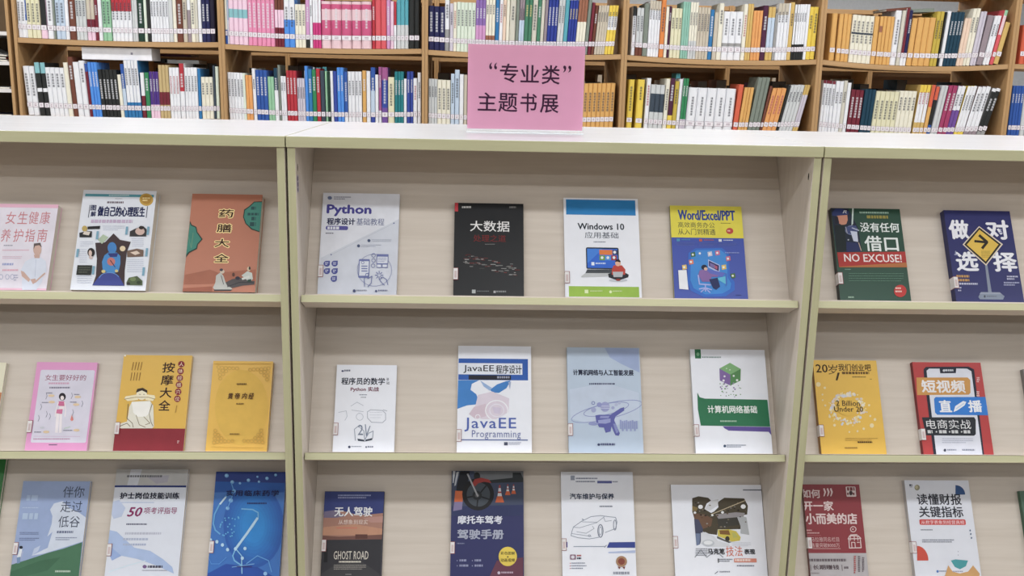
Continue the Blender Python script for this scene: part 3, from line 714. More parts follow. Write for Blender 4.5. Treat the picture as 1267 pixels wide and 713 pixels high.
# ---- case beside the computer books: health books, top shelf
def d(p):
    p.rect(-60, 152, 325, 625, (226, 222, 236)); p.rect(-60, 625, 270, 640, (236, 190, 214))
    for i, (ch, x) in enumerate(zip('女生健康', (22, 95, 162, 232))): p.text(ch, x, 176, x + 60, 250, (204, 124, 134))
    for i, (ch, x) in enumerate(zip('养护指南', (-8, 68, 140, 215))): p.text(ch, x, 280, x + 58, 356, (204, 124, 134))
    p.small(8, 374, 62, 386, 1, (150, 150, 170)); p.small(0, 402, 168, 410, 1, (226, 180, 200), .7); p.small(0, 440, 120, 460, 2, (220, 190, 210), .5); p.small(0, 480, 108, 496, 1, (160, 170, 215), .8); p.small(0, 516, 100, 530, 1, (226, 170, 190), .7)
    p.poly([(185, 450), (230, 445), (265, 470), (268, 530), (250, 545), (240, 590), (205, 635), (120, 635), (118, 590), (130, 550), (112, 520), (140, 470)], (214, 222, 240)); p.ell(213, 402, 25, 36, (206, 172, 160)); p.poly([(190, 400), (192, 366), (232, 362), (240, 390), (225, 376), (200, 380)], (96, 84, 84)); p.poly([(192, 432), (228, 432), (226, 452), (196, 452)], (200, 166, 154))
    p.poly([(170, 575), (200, 570), (206, 590), (185, 602)], (204, 168, 156)); p.poly([(112, 525), (130, 530), (170, 575), (160, 590), (118, 556)], (206, 172, 160)); p.line([(258, 540), (200, 590)], 9, (206, 172, 160)); p.line([(205, 460), (198, 560)], 3, (186, 196, 220))
    for x in (-8, 30, 60): p.ring(x, 560, 11, 14, 3, (170, 176, 206), 12)
    p.small(70, 548, 95, 590, 3, (150, 156, 190), .4)
display_book(0, -6, 72.6, 253.0, .022, 'pink and white health book with figure in a white coat', (232, 180, 206), quad=((-45, 128), (345, 134), (265, 638), (-130, 632)), draw=d, sticker=False)
def d(p):
    p.rect(500, 76, 905, 92, (84, 160, 178)); p.small(640, 80, 765, 88, 1, (200, 225, 230), .7); p.ell(860, 108, 41, 38, (196, 158, 60), 20); p.ell(860, 108, 30, 27, (176, 132, 40), 16); p.small(838, 95, 882, 122, 2, (240, 220, 150), .6)
    p.small(675, 102, 720, 108, 1, (120, 124, 140)); p.small(628, 120, 766, 134, 1, (120, 110, 120), .8)
    p.text('图', 531, 142, 563, 176, (46, 52, 92), .018); p.text('解', 529, 180, 560, 212, (46, 52, 92), .018); p.text('做自己的心理医生', 570, 150, 852, 212, (24, 34, 84), .016); p.rect(519, 142, 523, 218, (60, 64, 90)); p.rect(860, 148, 864, 218, (60, 64, 90))
    p.small(530, 230, 830, 254, 1, (196, 176, 206), .8)
    for x0, y0, x1, y1 in ((600, 266, 730, 300), (460, 360, 540, 395), (455, 405, 500, 490), (770, 340, 840, 395), (740, 462, 838, 545), (440, 560, 530, 610)): p.small(x0, y0, x1, y1, max(3, int((y1 - y0) / 11)), (196, 202, 220), .4)
    p.poly([(552, 368), (610, 365), (662, 312), (700, 350), (764, 362), (740, 420), (725, 530), (722, 618), (530, 616), (552, 560), (560, 460)], (70, 54, 58))
    p.poly([(568, 350), (600, 318), (632, 335), (592, 375)], (176, 196, 170)); p.ell(652, 398, 27, 34, (60, 130, 200)); p.poly([(628, 425), (680, 425), (700, 445), (700, 490), (688, 535), (660, 545), (620, 540), (594, 530), (590, 480), (605, 442)], (64, 140, 206)); p.poly([(625, 430), (688, 428), (680, 450), (640, 452)], (50, 60, 130)); p.ell(645, 478, 24, 24, (200, 116, 110)); p.line([(640, 470), (668, 510)], 5, (70, 40, 60))
    p.ell(598, 535, 12, 9, (214, 196, 120)); p.ell(676, 532, 10, 8, (214, 196, 120)); p.ell(715, 402, 17, 16, (226, 206, 170)); p.poly([(530, 616), (570, 565), (630, 540), (690, 560), (722, 618)], (62, 74, 150)); p.ring(632, 580, 60, 38, 4, (100, 150, 220), 12, 190, 340)
    p.poly([(460, 310), (500, 300), (535, 300), (532, 336), (460, 336)], (44, 44, 48)); p.ell(492, 285, 16, 18, (190, 166, 90)); p.poly([(510, 272), (584, 268), (582, 286), (510, 288)], (40, 40, 44)); p.poly([(490, 300), (525, 305), (515, 325), (480, 318)], (220, 210, 200))
    p.poly([(760, 300), (790, 285), (840, 268), (860, 288), (856, 330), (758, 330)], (60, 58, 60)); p.ell(820, 300, 28, 22, (210, 180, 170)); p.ell(828, 278, 14, 11, (46, 40, 40))
    p.ell(527, 425, 22, 26, (44, 38, 40)); p.ell(522, 430, 10, 18, (216, 190, 180)); p.ell(525, 455, 12, 9, (210, 190, 186)); p.poly([(742, 415), (800, 402), (840, 410), (838, 448), (742, 452)], (120, 96, 84)); p.poly([(760, 425), (800, 415), (820, 430), (790, 440)], (226, 206, 190)); p.rect(440, 500, 528, 556, (44, 48, 46)); p.small(450, 510, 520, 550, 3, (90, 96, 84), .5)
    p.poly([(735, 600), (750, 572), (800, 562), (832, 590), (830, 616), (736, 614)], (80, 96, 66)); p.ell(775, 580, 18, 12, (112, 130, 84)); p.ell(810, 600, 14, 10, (52, 64, 46)); p.ell(748, 606, 10, 8, (50, 46, 48))
    for x, y in ((560, 300), (862, 272), (735, 272), (852, 400), (440, 405), (532, 505), (832, 512)): p.rect(x, y, x + 13, y + 48, (120, 170, 196))
display_book(0, 103.5, 194.0, 236.0, .030, 'thick white psychology book with blue figure on a dark shape', (222, 228, 240), spine=(200, 196, 200),
             quad=((492, 50), (922, 55), (848, 645), (395, 640)), draw=d, sticker=False)
def d(p):
    for ch, x, y in (('药', 425, 164), ('膳', 410, 252), ('大', 395, 340), ('全', 390, 428)):
        p.text(ch, x, y, x + 98, y + 60, (250, 222, 150), .085); p.text(ch, x + 5, y + 5, x + 92, y + 55, (60, 34, 24), .015)
    p.poly([(690, 120), (640, 122), (610, 150), (580, 170), (572, 215), (585, 255), (620, 290), (672, 306)], (40, 66, 60)); p.poly([(688, 125), (642, 127), (614, 154), (585, 175), (578, 215), (590, 252), (624, 284), (671, 300)], (60, 134, 120))
    p.small(622, 152, 656, 176, 1, (44, 84, 86), .8); p.small(600, 190, 672, 212, 1, (44, 84, 86), .7); p.small(622, 214, 664, 240, 1, (44, 84, 86), .8); p.small(612, 246, 650, 276, 1, (44, 84, 86), .8)
    p.poly([(258, 240), (268, 262), (295, 275), (300, 305), (330, 348), (302, 378), (295, 405), (250, 428), (224, 456)], (40, 66, 60)); p.poly([(256, 252), (264, 268), (290, 280), (295, 308), (322, 348), (297, 375), (290, 400), (246, 422), (228, 440)], (60, 134, 120)); p.line([(275, 310), (262, 400)], 3, (110, 150, 120)); p.line([(245, 330), (262, 400)], 2, (110, 150, 120))
    p.poly([(222, 555), (300, 540), (370, 525), (420, 545), (560, 530), (640, 525), (632, 600), (215, 610)], (168, 104, 82)); p.poly([(210, 632), (380, 622), (380, 650), (205, 650)], (156, 92, 72))
    p.poly([(405, 560), (430, 542), (448, 560), (460, 600), (475, 605), (500, 640), (395, 640), (385, 630), (400, 600)], (186, 188, 184)); p.ell(442, 537, 13, 12, (206, 190, 172)); p.ell(437, 527, 10, 8, (74, 70, 80)); p.line([(435, 560), (448, 610)], 4, (80, 84, 96)); p.poly([(390, 640), (500, 640), (490, 648), (392, 648)], (60, 60, 64))
    p.poly([(460, 600), (500, 580), (560, 572), (600, 590), (632, 592), (630, 612), (560, 618), (500, 632), (470, 620)], (86, 82, 84)); p.poly([(555, 560), (590, 535), (618, 545), (622, 580), (600, 600), (580, 580)], (196, 204, 200)); p.ell(599, 522, 10, 13, (208, 190, 160)); p.ell(604, 518, 6, 10, (70, 66, 60)); p.poly([(555, 575), (600, 560), (605, 572), (560, 586)], (210, 214, 210)); p.poly([(590, 585), (612, 580), (612, 600), (590, 600)], (50, 74, 66)); p.ell(532, 575, 14, 10, (56, 56, 72)); p.ell(508, 555, 8, 12, (96, 66, 58)); p.line([(470, 625), (540, 600), (625, 600)], 4, (60, 60, 66))
display_book(0, 238.0, 325.0, 240.7, .027, 'brown herbal cookery book with green corner ornaments and two seated figures', (186, 118, 92), spine=(150, 96, 76),
             quad=((275, 75), (692, 80), (632, 656), (205, 650)), draw=d, sticker=False)
# second shelf
def d(p):
    p.poly([(14, 290), (30, 288), (20, 370), (4, 370)], (190, 120, 70))
display_book(1, 0, 8.0, 449.0, .012, 'cream book cut off by the picture edge, beside the pink figure book', (226, 222, 196), wd=0.145, left=True,
             quad=((-330, 92), (45, 95), (0, 655), (-370, 655)), draw=d, sticker=False)
def d(p):
    p.rect(222, 146, 568, 603, (214, 212, 230), .03); p.text('女生要好好的', 284, 176, 542, 214, (150, 70, 104), .004); p.small(305, 226, 506, 240, 1, (206, 160, 190), .8); p.small(310, 254, 482, 266, 1, (120, 116, 140), .8)
    p.small(205, 576, 490, 586, 1, (186, 130, 170), .7); p.small(302, 612, 382, 620, 1, (96, 80, 110), .8); p.rect(208, 562, 500, 565, (206, 180, 210))
    p.ell(391, 316, 22, 24, (40, 34, 46)); p.ell(390, 324, 11, 14, (236, 224, 228)); p.poly([(366, 345), (405, 345), (402, 378), (372, 375), (360, 368)], (206, 104, 150)); p.poly([(372, 375), (402, 375), (400, 400), (366, 398)], (236, 226, 232)); p.poly([(356, 396), (392, 394), (388, 425), (350, 420)], (210, 112, 156)); p.poly([(352, 420), (372, 424), (360, 542), (342, 540)], (238, 232, 238)); p.poly([(374, 424), (388, 424), (384, 540), (366, 542)], (238, 232, 238)); p.line([(366, 350), (350, 400), (345, 440)], 6, (238, 230, 236)); p.line([(404, 350), (412, 400), (406, 440)], 6, (238, 230, 236))
    for x, y in ((290, 312), (450, 310), (255, 380), (515, 360), (455, 415), (240, 450), (290, 425), (310, 440)): p.line([(x, y - 18), (x + 5, y), (x - 4, y + 20)], 3, (130, 130, 156))
    for x, y in ((322, 310), (488, 318), (325, 350), (478, 366), (287, 536), (478, 526)): p.ell(x, y, 20, 8, (226, 200, 160))
    for x0, y0, x1 in ((290, 290, 335), (262, 350, 310), (466, 300, 505), (440, 348, 495), (212, 534, 270), (395, 524, 455)): p.small(x0, y0, x1, y0 + 8, 1, (130, 130, 150), .7)
    p.poly([(440, 462), (450, 430), (460, 462), (450, 470)], (226, 130, 120)); p.ell(262, 510, 14, 6, (200, 204, 216)); p.line([(400, 515), (440, 505)], 4, (180, 210, 190))
display_book(1, 46.0, 121.0, 448.7, .010, 'bright pink book with a white panel and small standing girl drawing', (224, 150, 202),
             quad=((235, 95), (617, 98), (540, 655), (148, 652)), draw=d, stick=.20)
def d(p):
    p.rect(82, 512, 560, 655, (140, 34, 48)); p.ell(177, 52, 6, 6, (240, 236, 226))
    for k, ch in enumerate('按摩大全'): p.text(ch, 412 - 9 * k, 96 + 80 * k, 492 - 10 * k, 162 + 80 * k, (56, 30, 22), .012)
    for k, ch in enumerate('人体经络穴位'): p.ell(533 - 5 * k, 108 + 44 * k, 21, 21, (140, 40, 50)); p.text(ch, 519 - 5 * k, 95 + 44 * k, 547 - 5 * k, 121 + 44 * k, (238, 222, 190))
    for k in range(4): p.line([(230 + 18 * k, 96), (218 + 18 * k, 146)], 5, (150, 110, 40)); p.line([(218 + 18 * k, 162), (208 + 18 * k, 212)], 5, (150, 110, 40))
    p.poly([(122, 505), (140, 480), (180, 470), (188, 430), (196, 380), (215, 345), (330, 340), (352, 370), (354, 430), (356, 500), (345, 512), (140, 512)], (224, 222, 208)); p.poly([(212, 350), (335, 345), (325, 420), (300, 440), (250, 440), (222, 415)], (240, 240, 236)); p.poly([(250, 300), (175, 312), (166, 326), (186, 342), (255, 335)], (238, 228, 190)); p.poly([(308, 300), (360, 306), (366, 322), (350, 342), (300, 335)], (238, 228, 190)); p.ell(278, 300, 34, 36, (236, 228, 200)); p.poly([(240, 290), (250, 266), (285, 258), (315, 275), (314, 292), (280, 275)], (60, 46, 34))
    p.line([(165, 330), (240, 318), (320, 318), (362, 330)], 3, (120, 96, 60)); p.line([(190, 360), (180, 450), (215, 480), (220, 505)], 4, (110, 96, 70)); p.line([(345, 360), (325, 420), (335, 470), (350, 498)], 4, (110, 96, 70)); p.line([(240, 430), (260, 490), (300, 505)], 4, (140, 126, 96)); p.line([(130, 500), (180, 480), (200, 500)], 4, (110, 96, 70)); p.line([(290, 440), (330, 480), (300, 490)], 4, (140, 126, 96)); p.line([(262, 300), (272, 300)], 3, (90, 70, 50)); p.line([(288, 300), (298, 300)], 3, (90, 70, 50))
    p.line([(505, 370), (496, 415)], 4, (170, 130, 50)); p.small(510, 588, 522, 608, 2, (226, 190, 190), .6)
display_book(1, 153.4, 238.0, 440.0, .010, 'yellow massage book with dark red foot band and drawing of a person', (222, 176, 50), spine=(200, 190, 180),
             quad=((170, 48), (602, 52), (548, 655), (82, 652)), draw=d, stick=.17)
def d(p):
    c = (206, 164, 60)
    p.ell(300, 380, 172, 236, (222, 178, 58), 30)
    for (x0, y0, sx, sy) in ((145, 120, 1, 1), (485, 128, -1, 1), (112, 606, 1, -1), (445, 606, -1, -1)):
        for a, b in ((0, 0), (22, 4), (4, 26), (46, 6), (8, 52), (70, 8), (26, 24), (48, 28), (10, 76), (94, 8), (118, 10), (28, 48)):
            p.ring(x0 + sx * (a + 10), y0 + sy * (b * .95 + 8), 11, 10, 4, c, 8)
    p.line([(130, 108), (490, 108)], 3, c); p.line([(105, 625), (440, 632)], 3, c); p.small(272, 232, 342, 244, 1, (110, 84, 30), .8)
    for ch, x in zip('黄帝内经', (214, 258, 304, 346)): p.text(ch, x, 292, x + 34, 332, (84, 50, 20), .012, .15)
    p.small(268, 356, 320, 368, 1, (120, 92, 36), .7); p.small(225, 543, 325, 555, 1, (140, 110, 40), .7)
display_book(1, 264.0, 338.0, 447.3, .014, 'plain golden yellow classic with ornamental corners and small brown title', (228, 180, 56), spine=(196, 150, 50),
             quad=((122, 88), (505, 92), (460, 655), (65, 652)), draw=d, sticker=False)
# bottom shelf
display_book(2, -40, 8.0, 567.0, .012, 'green book cut off by the picture edge, above the lowest shelf', (40, 120, 54), wd=0.170, left=True, sticker=False)
def d(p):
    p.poly([(150, 118), (570, 120), (518, 505), (480, 520), (55, 660)], (152, 172, 214)); p.poly([(395, 245), (340, 260), (315, 300), (330, 340), (325, 390), (298, 470), (330, 440), (300, 540), (195, 590), (280, 575), (522, 500), (545, 350), (500, 320), (440, 290)], (206, 216, 234)); p.poly([(200, 590), (215, 545), (255, 525), (240, 560)], (186, 200, 228)); p.poly([(90, 590), (150, 560), (130, 620), (60, 650)], (170, 180, 216))
    p.poly([(60, 645), (180, 612), (300, 572), (400, 545), (518, 505), (492, 760), (35, 760)], (70, 118, 88)); p.poly([(60, 690), (250, 620), (380, 600), (300, 680), (100, 760), (40, 760)], (62, 108, 80))
    for t, y in (('伴你', 150), ('走过', 244), ('低谷', 340)): p.text(t, 398 - (y - 150) * .16, y, 532 - (y - 150) * .15, y + 72, (62, 72, 96))
    p.small(168, 206, 288, 252, 1, (172, 194, 228), .8); p.small(142, 322, 272, 370, 1, (176, 198, 228), .8); p.small(142, 284, 290, 298, 1, (186, 206, 232), .4); p.small(358, 434, 492, 452, 1, (110, 120, 150), .8); p.small(350, 474, 484, 498, 2, (130, 140, 170), .5); p.small(125, 442, 245, 462, 2, (110, 124, 166), .5); p.small(122, 478, 245, 500, 2, (110, 124, 166), .5); p.small(348, 680, 454, 694, 1, (186, 206, 190), .8)
    p.ell(133, 537, 11, 9, (30, 32, 44)); p.poly([(124, 548), (142, 548), (130, 600), (106, 604)], (222, 228, 236)); p.poly([(106, 600), (130, 596), (126, 635), (108, 638)], (120, 150, 190))
display_book(2, 29.0, 112.0, 595.8, .012, 'pale blue book with green hillside and a small walking figure', (152, 172, 214),
             quad=(0, 573, .19637), draw=d, stick=.24)
def d(p):
    p.poly([(148, 40), (600, 42), (588, 148), (128, 144)], (186, 186, 186)); p.poly([(340, 90), (480, 80), (470, 125), (400, 135)], (174, 172, 186)); p.poly([(240, 42), (310, 42), (280, 146), (215, 146)], (206, 210, 220))
    p.small(215, 80, 560, 96, 1, (110, 110, 116), .8); p.rect(126, 146, 588, 158, (32, 50, 120)); p.text('护士岗位技能训练', 170, 190, 546, 234, (30, 36, 62), .022); p.rect(165, 254, 385, 257, (140, 160, 206))
    p.poly([(118, 250), (165, 240), (205, 290), (180, 345), (130, 360), (105, 330)], (186, 200, 230)); p.poly([(85, 430), (150, 440), (215, 500), (260, 540), (360, 560), (440, 610), (500, 660), (510, 700), (400, 650), (280, 610), (180, 590), (75, 520)], (168, 190, 230)); p.poly([(75, 520), (180, 590), (120, 620), (70, 560)], (150, 176, 226)); p.line([(100, 690), (220, 650), (330, 620)], 5, (206, 226, 240))
    p.text('50', 216, 284, 310, 346, (140, 40, 100), .02, .25); p.text('项考评指导', 320, 286, 530, 328, (150, 62, 110), .005, .1); p.small(210, 388, 400, 402, 1, (110, 112, 136), .7)
    p.small(202, 444, 480, 464, 1, (190, 194, 212), .7); p.small(190, 480, 410, 500, 1, (176, 186, 212), .7); p.small(190, 514, 400, 532, 1, (170, 182, 212), .7)
    p.ell(326, 657, 13, 11, (120, 90, 140)); p.small(346, 650, 474, 668, 1, (80, 80, 100), .8); p.small(310, 678, 474, 686, 1, (150, 150, 170), .6)
display_book(2, 144.5, 233.0, 581.2, .014, 'white nursing book with grey header, navy stripe and large purple number', (216, 222, 236), spine=(180, 178, 176),
             quad=(115, 573, .19637), draw=d, stick=.20)
def d(p):
    p.poly([(140, 56), (582, 58), (575, 130), (132, 120)], (44, 66, 140)); p.poly([(132, 120), (575, 130), (570, 190), (126, 190)], (36, 92, 176)); [p.ell(375, 400, 190 - 17 * k, 265 - 22 * k, (38 - k, 94 + 6 * k, 180 + 5 * k), 30) for k in range(8)]; p.poly([(70, 700), (200, 640), (400, 660), (520, 740), (515, 770), (50, 770)], (36, 80, 170))
    for x, y, q in ((206, 82, 13), (241, 124, 12), (343, 112, 11), (460, 100, 11), (400, 90, 7), (252, 182, 12), (515, 78, 9), (290, 132, 8), (232, 242, 14), (212, 292, 12), (410, 122, 8)): p.ell(x, y, q, q, (110, 170, 226)); p.ell(x - 2, y - 2, q * .55, q * .55, (150, 200, 236))
    p.line([(236, 130), (252, 182), (232, 242), (212, 292)], 6, (90, 160, 224))
    p.line([(205, 215), (160, 270), (130, 330), (122, 390), (135, 430), (165, 455)], 9, (96, 170, 226)); p.line([(200, 222), (165, 265)], 11, (190, 220, 240))
    p.line([(300, 296), (370, 300), (405, 320), (405, 350), (370, 410), (310, 480), (265, 540), (245, 590), (255, 620), (300, 650)], 8, (110, 180, 230)); p.line([(400, 355), (335, 450), (268, 540)], 15, (176, 214, 240)); p.line([(262, 545), (300, 590), (303, 700)], 6, (140, 200, 236))
    for x, y in ((105, 492), (145, 503), (180, 523), (212, 552), (262, 547), (305, 605), (322, 545)): p.ell(x, y, 10, 11, (176, 216, 244))
    p.line([(85, 600), (110, 640), (160, 640), (205, 600)], 5, (80, 150, 226)); p.line([(330, 640), (400, 590), (470, 620), (490, 690)], 6, (90, 160, 226)); p.line([(240, 660), (380, 640)], 4, (120, 180, 230)); p.ell(450, 700, 12, 12, (140, 190, 236))
    rnd = random.Random(9)
    for k in range(24):
        p.n -= .8; x, y = rnd.uniform(165, 295), rnd.uniform(340, 480); p.ell(x, y, 5, 5, (90, 176, 230), 8)
    p.text('实用临床药学', 205, 176, 536, 216, (26, 38, 90), .02, 0, 1.15); p.small(335, 255, 528, 268, 1, (40, 60, 120), .8); p.small(270, 654, 375, 664, 1, (60, 60, 130), .7)
display_book(2, 267.5, 354.0, 584.2, .012, 'glossy blue pharmacy book with glowing spiral strands', (40, 112, 196), spine=(60, 70, 120),
             quad=(240, 573, .19637), draw=d, stick=.23)

# ---- case with the business books, top shelf
def d(p):
    p.poly([(90, 68), (200, 70), (265, 195), (290, 345), (128, 350)], (38, 48, 66)); p.poly([(100, 100), (120, 72), (160, 72), (205, 90), (200, 110), (130, 120), (100, 118)], (44, 58, 112)); p.text('R', 165, 82, 192, 102, (206, 210, 220), .01, .3); p.poly([(130, 118), (195, 112), (198, 145), (190, 170), (165, 180), (140, 165)], (206, 140, 116)); p.poly([(115, 125), (135, 122), (145, 165), (120, 170)], (40, 40, 56))
    p.poly([(225, 66), (235, 66), (232, 170), (222, 180)], (196, 214, 210)); p.ell(222, 210, 40, 30, (130, 140, 186)); p.poly([(180, 190), (250, 180), (262, 215), (240, 240), (190, 230)], (70, 82, 130)); p.poly([(215, 215), (258, 220), (265, 285), (235, 280)], (200, 208, 232)); p.line([(225, 195), (270, 212)], 6, (180, 190, 216)); p.poly([(190, 285), (262, 290), (285, 345), (190, 350)], (44, 54, 100)); p.poly([(115, 180), (180, 175), (190, 340), (128, 350)], (34, 44, 48)); p.ell(202, 272, 5, 5, (170, 176, 190)); p.line([(268, 290), (285, 340)], 5, (190, 170, 150)); p.line([(185, 190), (195, 230)], 5, (160, 160, 176))
    p.small(272, 90, 512, 104, 1, (150, 186, 168), .8); p.small(318, 114, 470, 138, 1, (150, 140, 60), .8)
    p.text('没有任何', 276, 160, 525, 222, (228, 236, 236), .012); p.text('借口', 305, 245, 522, 345, (228, 236, 236), .012)
    p.poly([(130, 352), (572, 345), (582, 416), (142, 444)], (176, 52, 50)); p.poly([(142, 442), (582, 414), (585, 444), (146, 446)], (182, 112, 60)); p.text('NO EXCUSE!', 174, 362, 545, 412, (236, 226, 226), .012)
    p.small(180, 456, 230, 466, 1, (130, 170, 150)); p.small(205, 482, 560, 542, 4, (104, 146, 124), .3); p.ell(540, 592, 41, 38, (196, 56, 54), 20); p.small(508, 570, 562, 582, 1, (236, 200, 190), .8); p.small(508, 590, 562, 602, 1, (236, 200, 190), .8); p.small(200, 626, 262, 638, 1, (150, 180, 160), .8)
display_book(0, 1028.0, 1113.0, 258.4, .018, 'dark green book with red title strip and baseball player photo', (42, 78, 64), spine=(50, 56, 56),
             quad=((92, 68), (525, 70), (615, 655), (150, 650)), draw=d, stick=.17)
def d(p):
    p.text('做', 172, 140, 300, 268, (232, 234, 244), .02); p.text('对', 405, 140, 550, 268, (232, 234, 244), .02); p.text('选', 215, 342, 355, 468, (232, 234, 244), .02); p.text('择', 448, 342, 600, 470, (232, 234, 244), .02)
    p.poly([(398, 420), (412, 420), (440, 600), (418, 600)], (136, 146, 166)); p.poly([(372, 596), (490, 596), (520, 620), (510, 640), (365, 640), (355, 625)], (130, 142, 162)); p.poly([(372, 596), (490, 596), (505, 608), (362, 608)], (150, 160, 180)); p.ell(395, 622, 6, 8, (70, 76, 90)); p.small(408, 618, 490, 628, 1, (96, 104, 120), .6)
    p.poly([(362, 182), (512, 296), (405, 432), (258, 300)], (222, 208, 190)); p.poly([(363, 190), (500, 297), (404, 422), (268, 300)], (48, 44, 40)); p.poly([(364, 204), (484, 298), (403, 406), (284, 301)], (224, 186, 60))
    p.line([(335, 278), (400, 284)], 15, (48, 42, 36)); p.line([(364, 242), (412, 284), (382, 322)], 17, (48, 42, 36)); p.small(375, 340, 430, 385, 5, (130, 104, 30), .4)
    p.ell(498, 205, 5, 8, (150, 156, 190)); p.poly([(486, 226), (510, 226), (504, 216), (492, 216)], (150, 156, 190)); p.ell(214, 350, 4, 10, (150, 156, 190)); p.rect(206, 360, 228, 368, (150, 156, 190))
    p.small(218, 492, 330, 510, 1, (196, 150, 84), .8); p.small(218, 516, 345, 534, 1, (196, 150, 84), .8); p.small(218, 540, 375, 556, 1, (190, 194, 220), .7); p.small(228, 566, 250, 600, 2, (190, 194, 220), .5); p.small(535, 494, 604, 524, 2, (190, 194, 220), .6); p.small(515, 532, 612, 560, 2, (170, 176, 210), .6)
display_book(0, 1167.5, 1249.0, 261.0, .020, 'navy book with yellow diamond arrow sign and large white characters', (46, 50, 108), spine=(42, 46, 96),
             quad=((140, 80), (555, 84), (645, 656), (218, 655)), draw=d, stick=.14)
# second shelf
def d(p):
    p.text('20', 125, 110, 200, 164, (64, 44, 20), .012); p.text('岁', 203, 112, 262, 176, (64, 44, 20)); p.text('我们创业吧', 266, 108, 472, 154, (64, 44, 20), .008); p.poly([(262, 164), (276, 164), (262, 214), (250, 214)], (64, 44, 20)); p.small(290, 158, 474, 178, 1, (110, 80, 30), .8); p.small(355, 188, 482, 200, 1, (130, 96, 36), .6); p.small(465, 204, 484, 212, 1, (130, 96, 36))
    rnd = random.Random(21)
    for k in range(150):
        a = rnd.uniform(0, 6.283); q = rnd.gauss(1, .13); x, y = 325 + 100 * q * math.cos(a), 392 + 88 * q * math.sin(a); r = rnd.uniform(4, 11) * (1.1 - abs(q - 1) * 2)
        if r < 1.5: continue
        p.n -= .93; p.ell(x, y, r, r, rnd.choice([(226, 216, 200), (214, 200, 196), (232, 222, 170), (200, 206, 220), (230, 206, 130)]), 9)
    for x, y, q in ((140, 240, 15), (180, 262, 8), (165, 305, 6), (166, 340, 6), (182, 374, 7), (480, 500, 14), (428, 520, 8), (388, 535, 7), (210, 445, 8), (500, 462, 9), (470, 440, 7), (462, 372, 7), (335, 540, 6), (240, 498, 9)): p.ell(x, y, q, q, (230, 212, 160))
    p.ell(328, 380, 72, 60, (226, 182, 54), 24); p.text('2 Billion', 250, 342, 402, 378, (66, 50, 30), .012); p.text('Under 20', 238, 380, 424, 414, (66, 50, 30), .012)
    p.small(310, 578, 520, 600, 2, (176, 136, 40), .4); p.small(388, 598, 528, 610, 1, (90, 64, 20), .8); p.small(305, 634, 416, 645, 1, (150, 112, 36), .7)
display_book(1, 1005.6, 1084.0, 446.3, .016, 'bright yellow start-up book with a ring of white dots', (226, 180, 46), spine=(150, 106, 40),
             quad=((107, 83), (505, 86), (580, 678), (155, 676)), draw=d, stick=.18)
def d(p):
    p.poly([(185, 125), (450, 122), (485, 140), (490, 180), (556, 678), (245, 678), (172, 160), (172, 140)], (40, 44, 60)); p.poly([(190, 150), (205, 136), (270, 136), (275, 166), (372, 164), (374, 134), (440, 135), (468, 152), (546, 678), (262, 678)], (216, 220, 234)); p.ell(298, 148, 8, 8, (196, 200, 210)); p.small(306, 140, 356, 156, 1, (196, 200, 210), .8)
    p.poly([(128, 194), (445, 192), (462, 208), (465, 290), (455, 302), (136, 306)], (204, 148, 70)); p.text('短视频', 160, 208, 432, 292, (230, 228, 232), .02)
    p.poly([(240, 330), (250, 318), (574, 316), (584, 432), (262, 430), (248, 415)], (40, 124, 214)); p.text('直', 272, 336, 350, 414, (230, 234, 242), .02); p.text('播', 452, 336, 538, 414, (230, 234, 242), .02); p.poly([(362, 412), (372, 375), (420, 342), (440, 348), (430, 370), (385, 402)], (226, 232, 242)); p.line([(378, 392), (425, 358)], 6, (190, 206, 232))
    p.poly([(168, 446), (490, 444), (500, 460), (502, 550), (492, 560), (196, 558)], (42, 46, 54)); p.text('电商实战', 196, 460, 470, 518, (222, 224, 228)); p.small(205, 526, 245, 550, 1, (200, 202, 206), .8); p.ell(259, 536, 5, 5, (200, 202, 206)); p.small(275, 526, 325, 550, 1, (200, 202, 206), .8); p.ell(340, 536, 5, 5, (200, 202, 206)); p.small(352, 526, 400, 550, 1, (200, 202, 206), .8); p.ell(414, 536, 5, 5, (200, 202, 206)); p.small(426, 526, 474, 550, 1, (200, 202, 206), .8)
    p.small(295, 576, 485, 612, 3, (170, 176, 196), .4); p.ell(313, 650, 8, 9, (70, 76, 96)); p.small(328, 643, 408, 655, 1, (150, 156, 176), .7); p.small(420, 642, 500, 656, 1, (150, 156, 176), .7)
    for y in (190, 280): p.small(502, y, 520, y + 36, 3, (226, 190, 190), .7)
display_book(1, 1128.7, 1213.0, 448.8, .014, 'red e-commerce book with a white phone outline and orange, blue, black bars', (184, 52, 54), spine=(130, 36, 44),
             quad=((100, 94), (524, 96), (616, 678), (185, 677)), draw=d, stick=.15)
display_book(1, 1265.5, 1330, 457.5, .014, 'grey-spined book cut off by the picture edge, beside the red phone book', (130, 126, 124), wd=0.150, sticker=False)
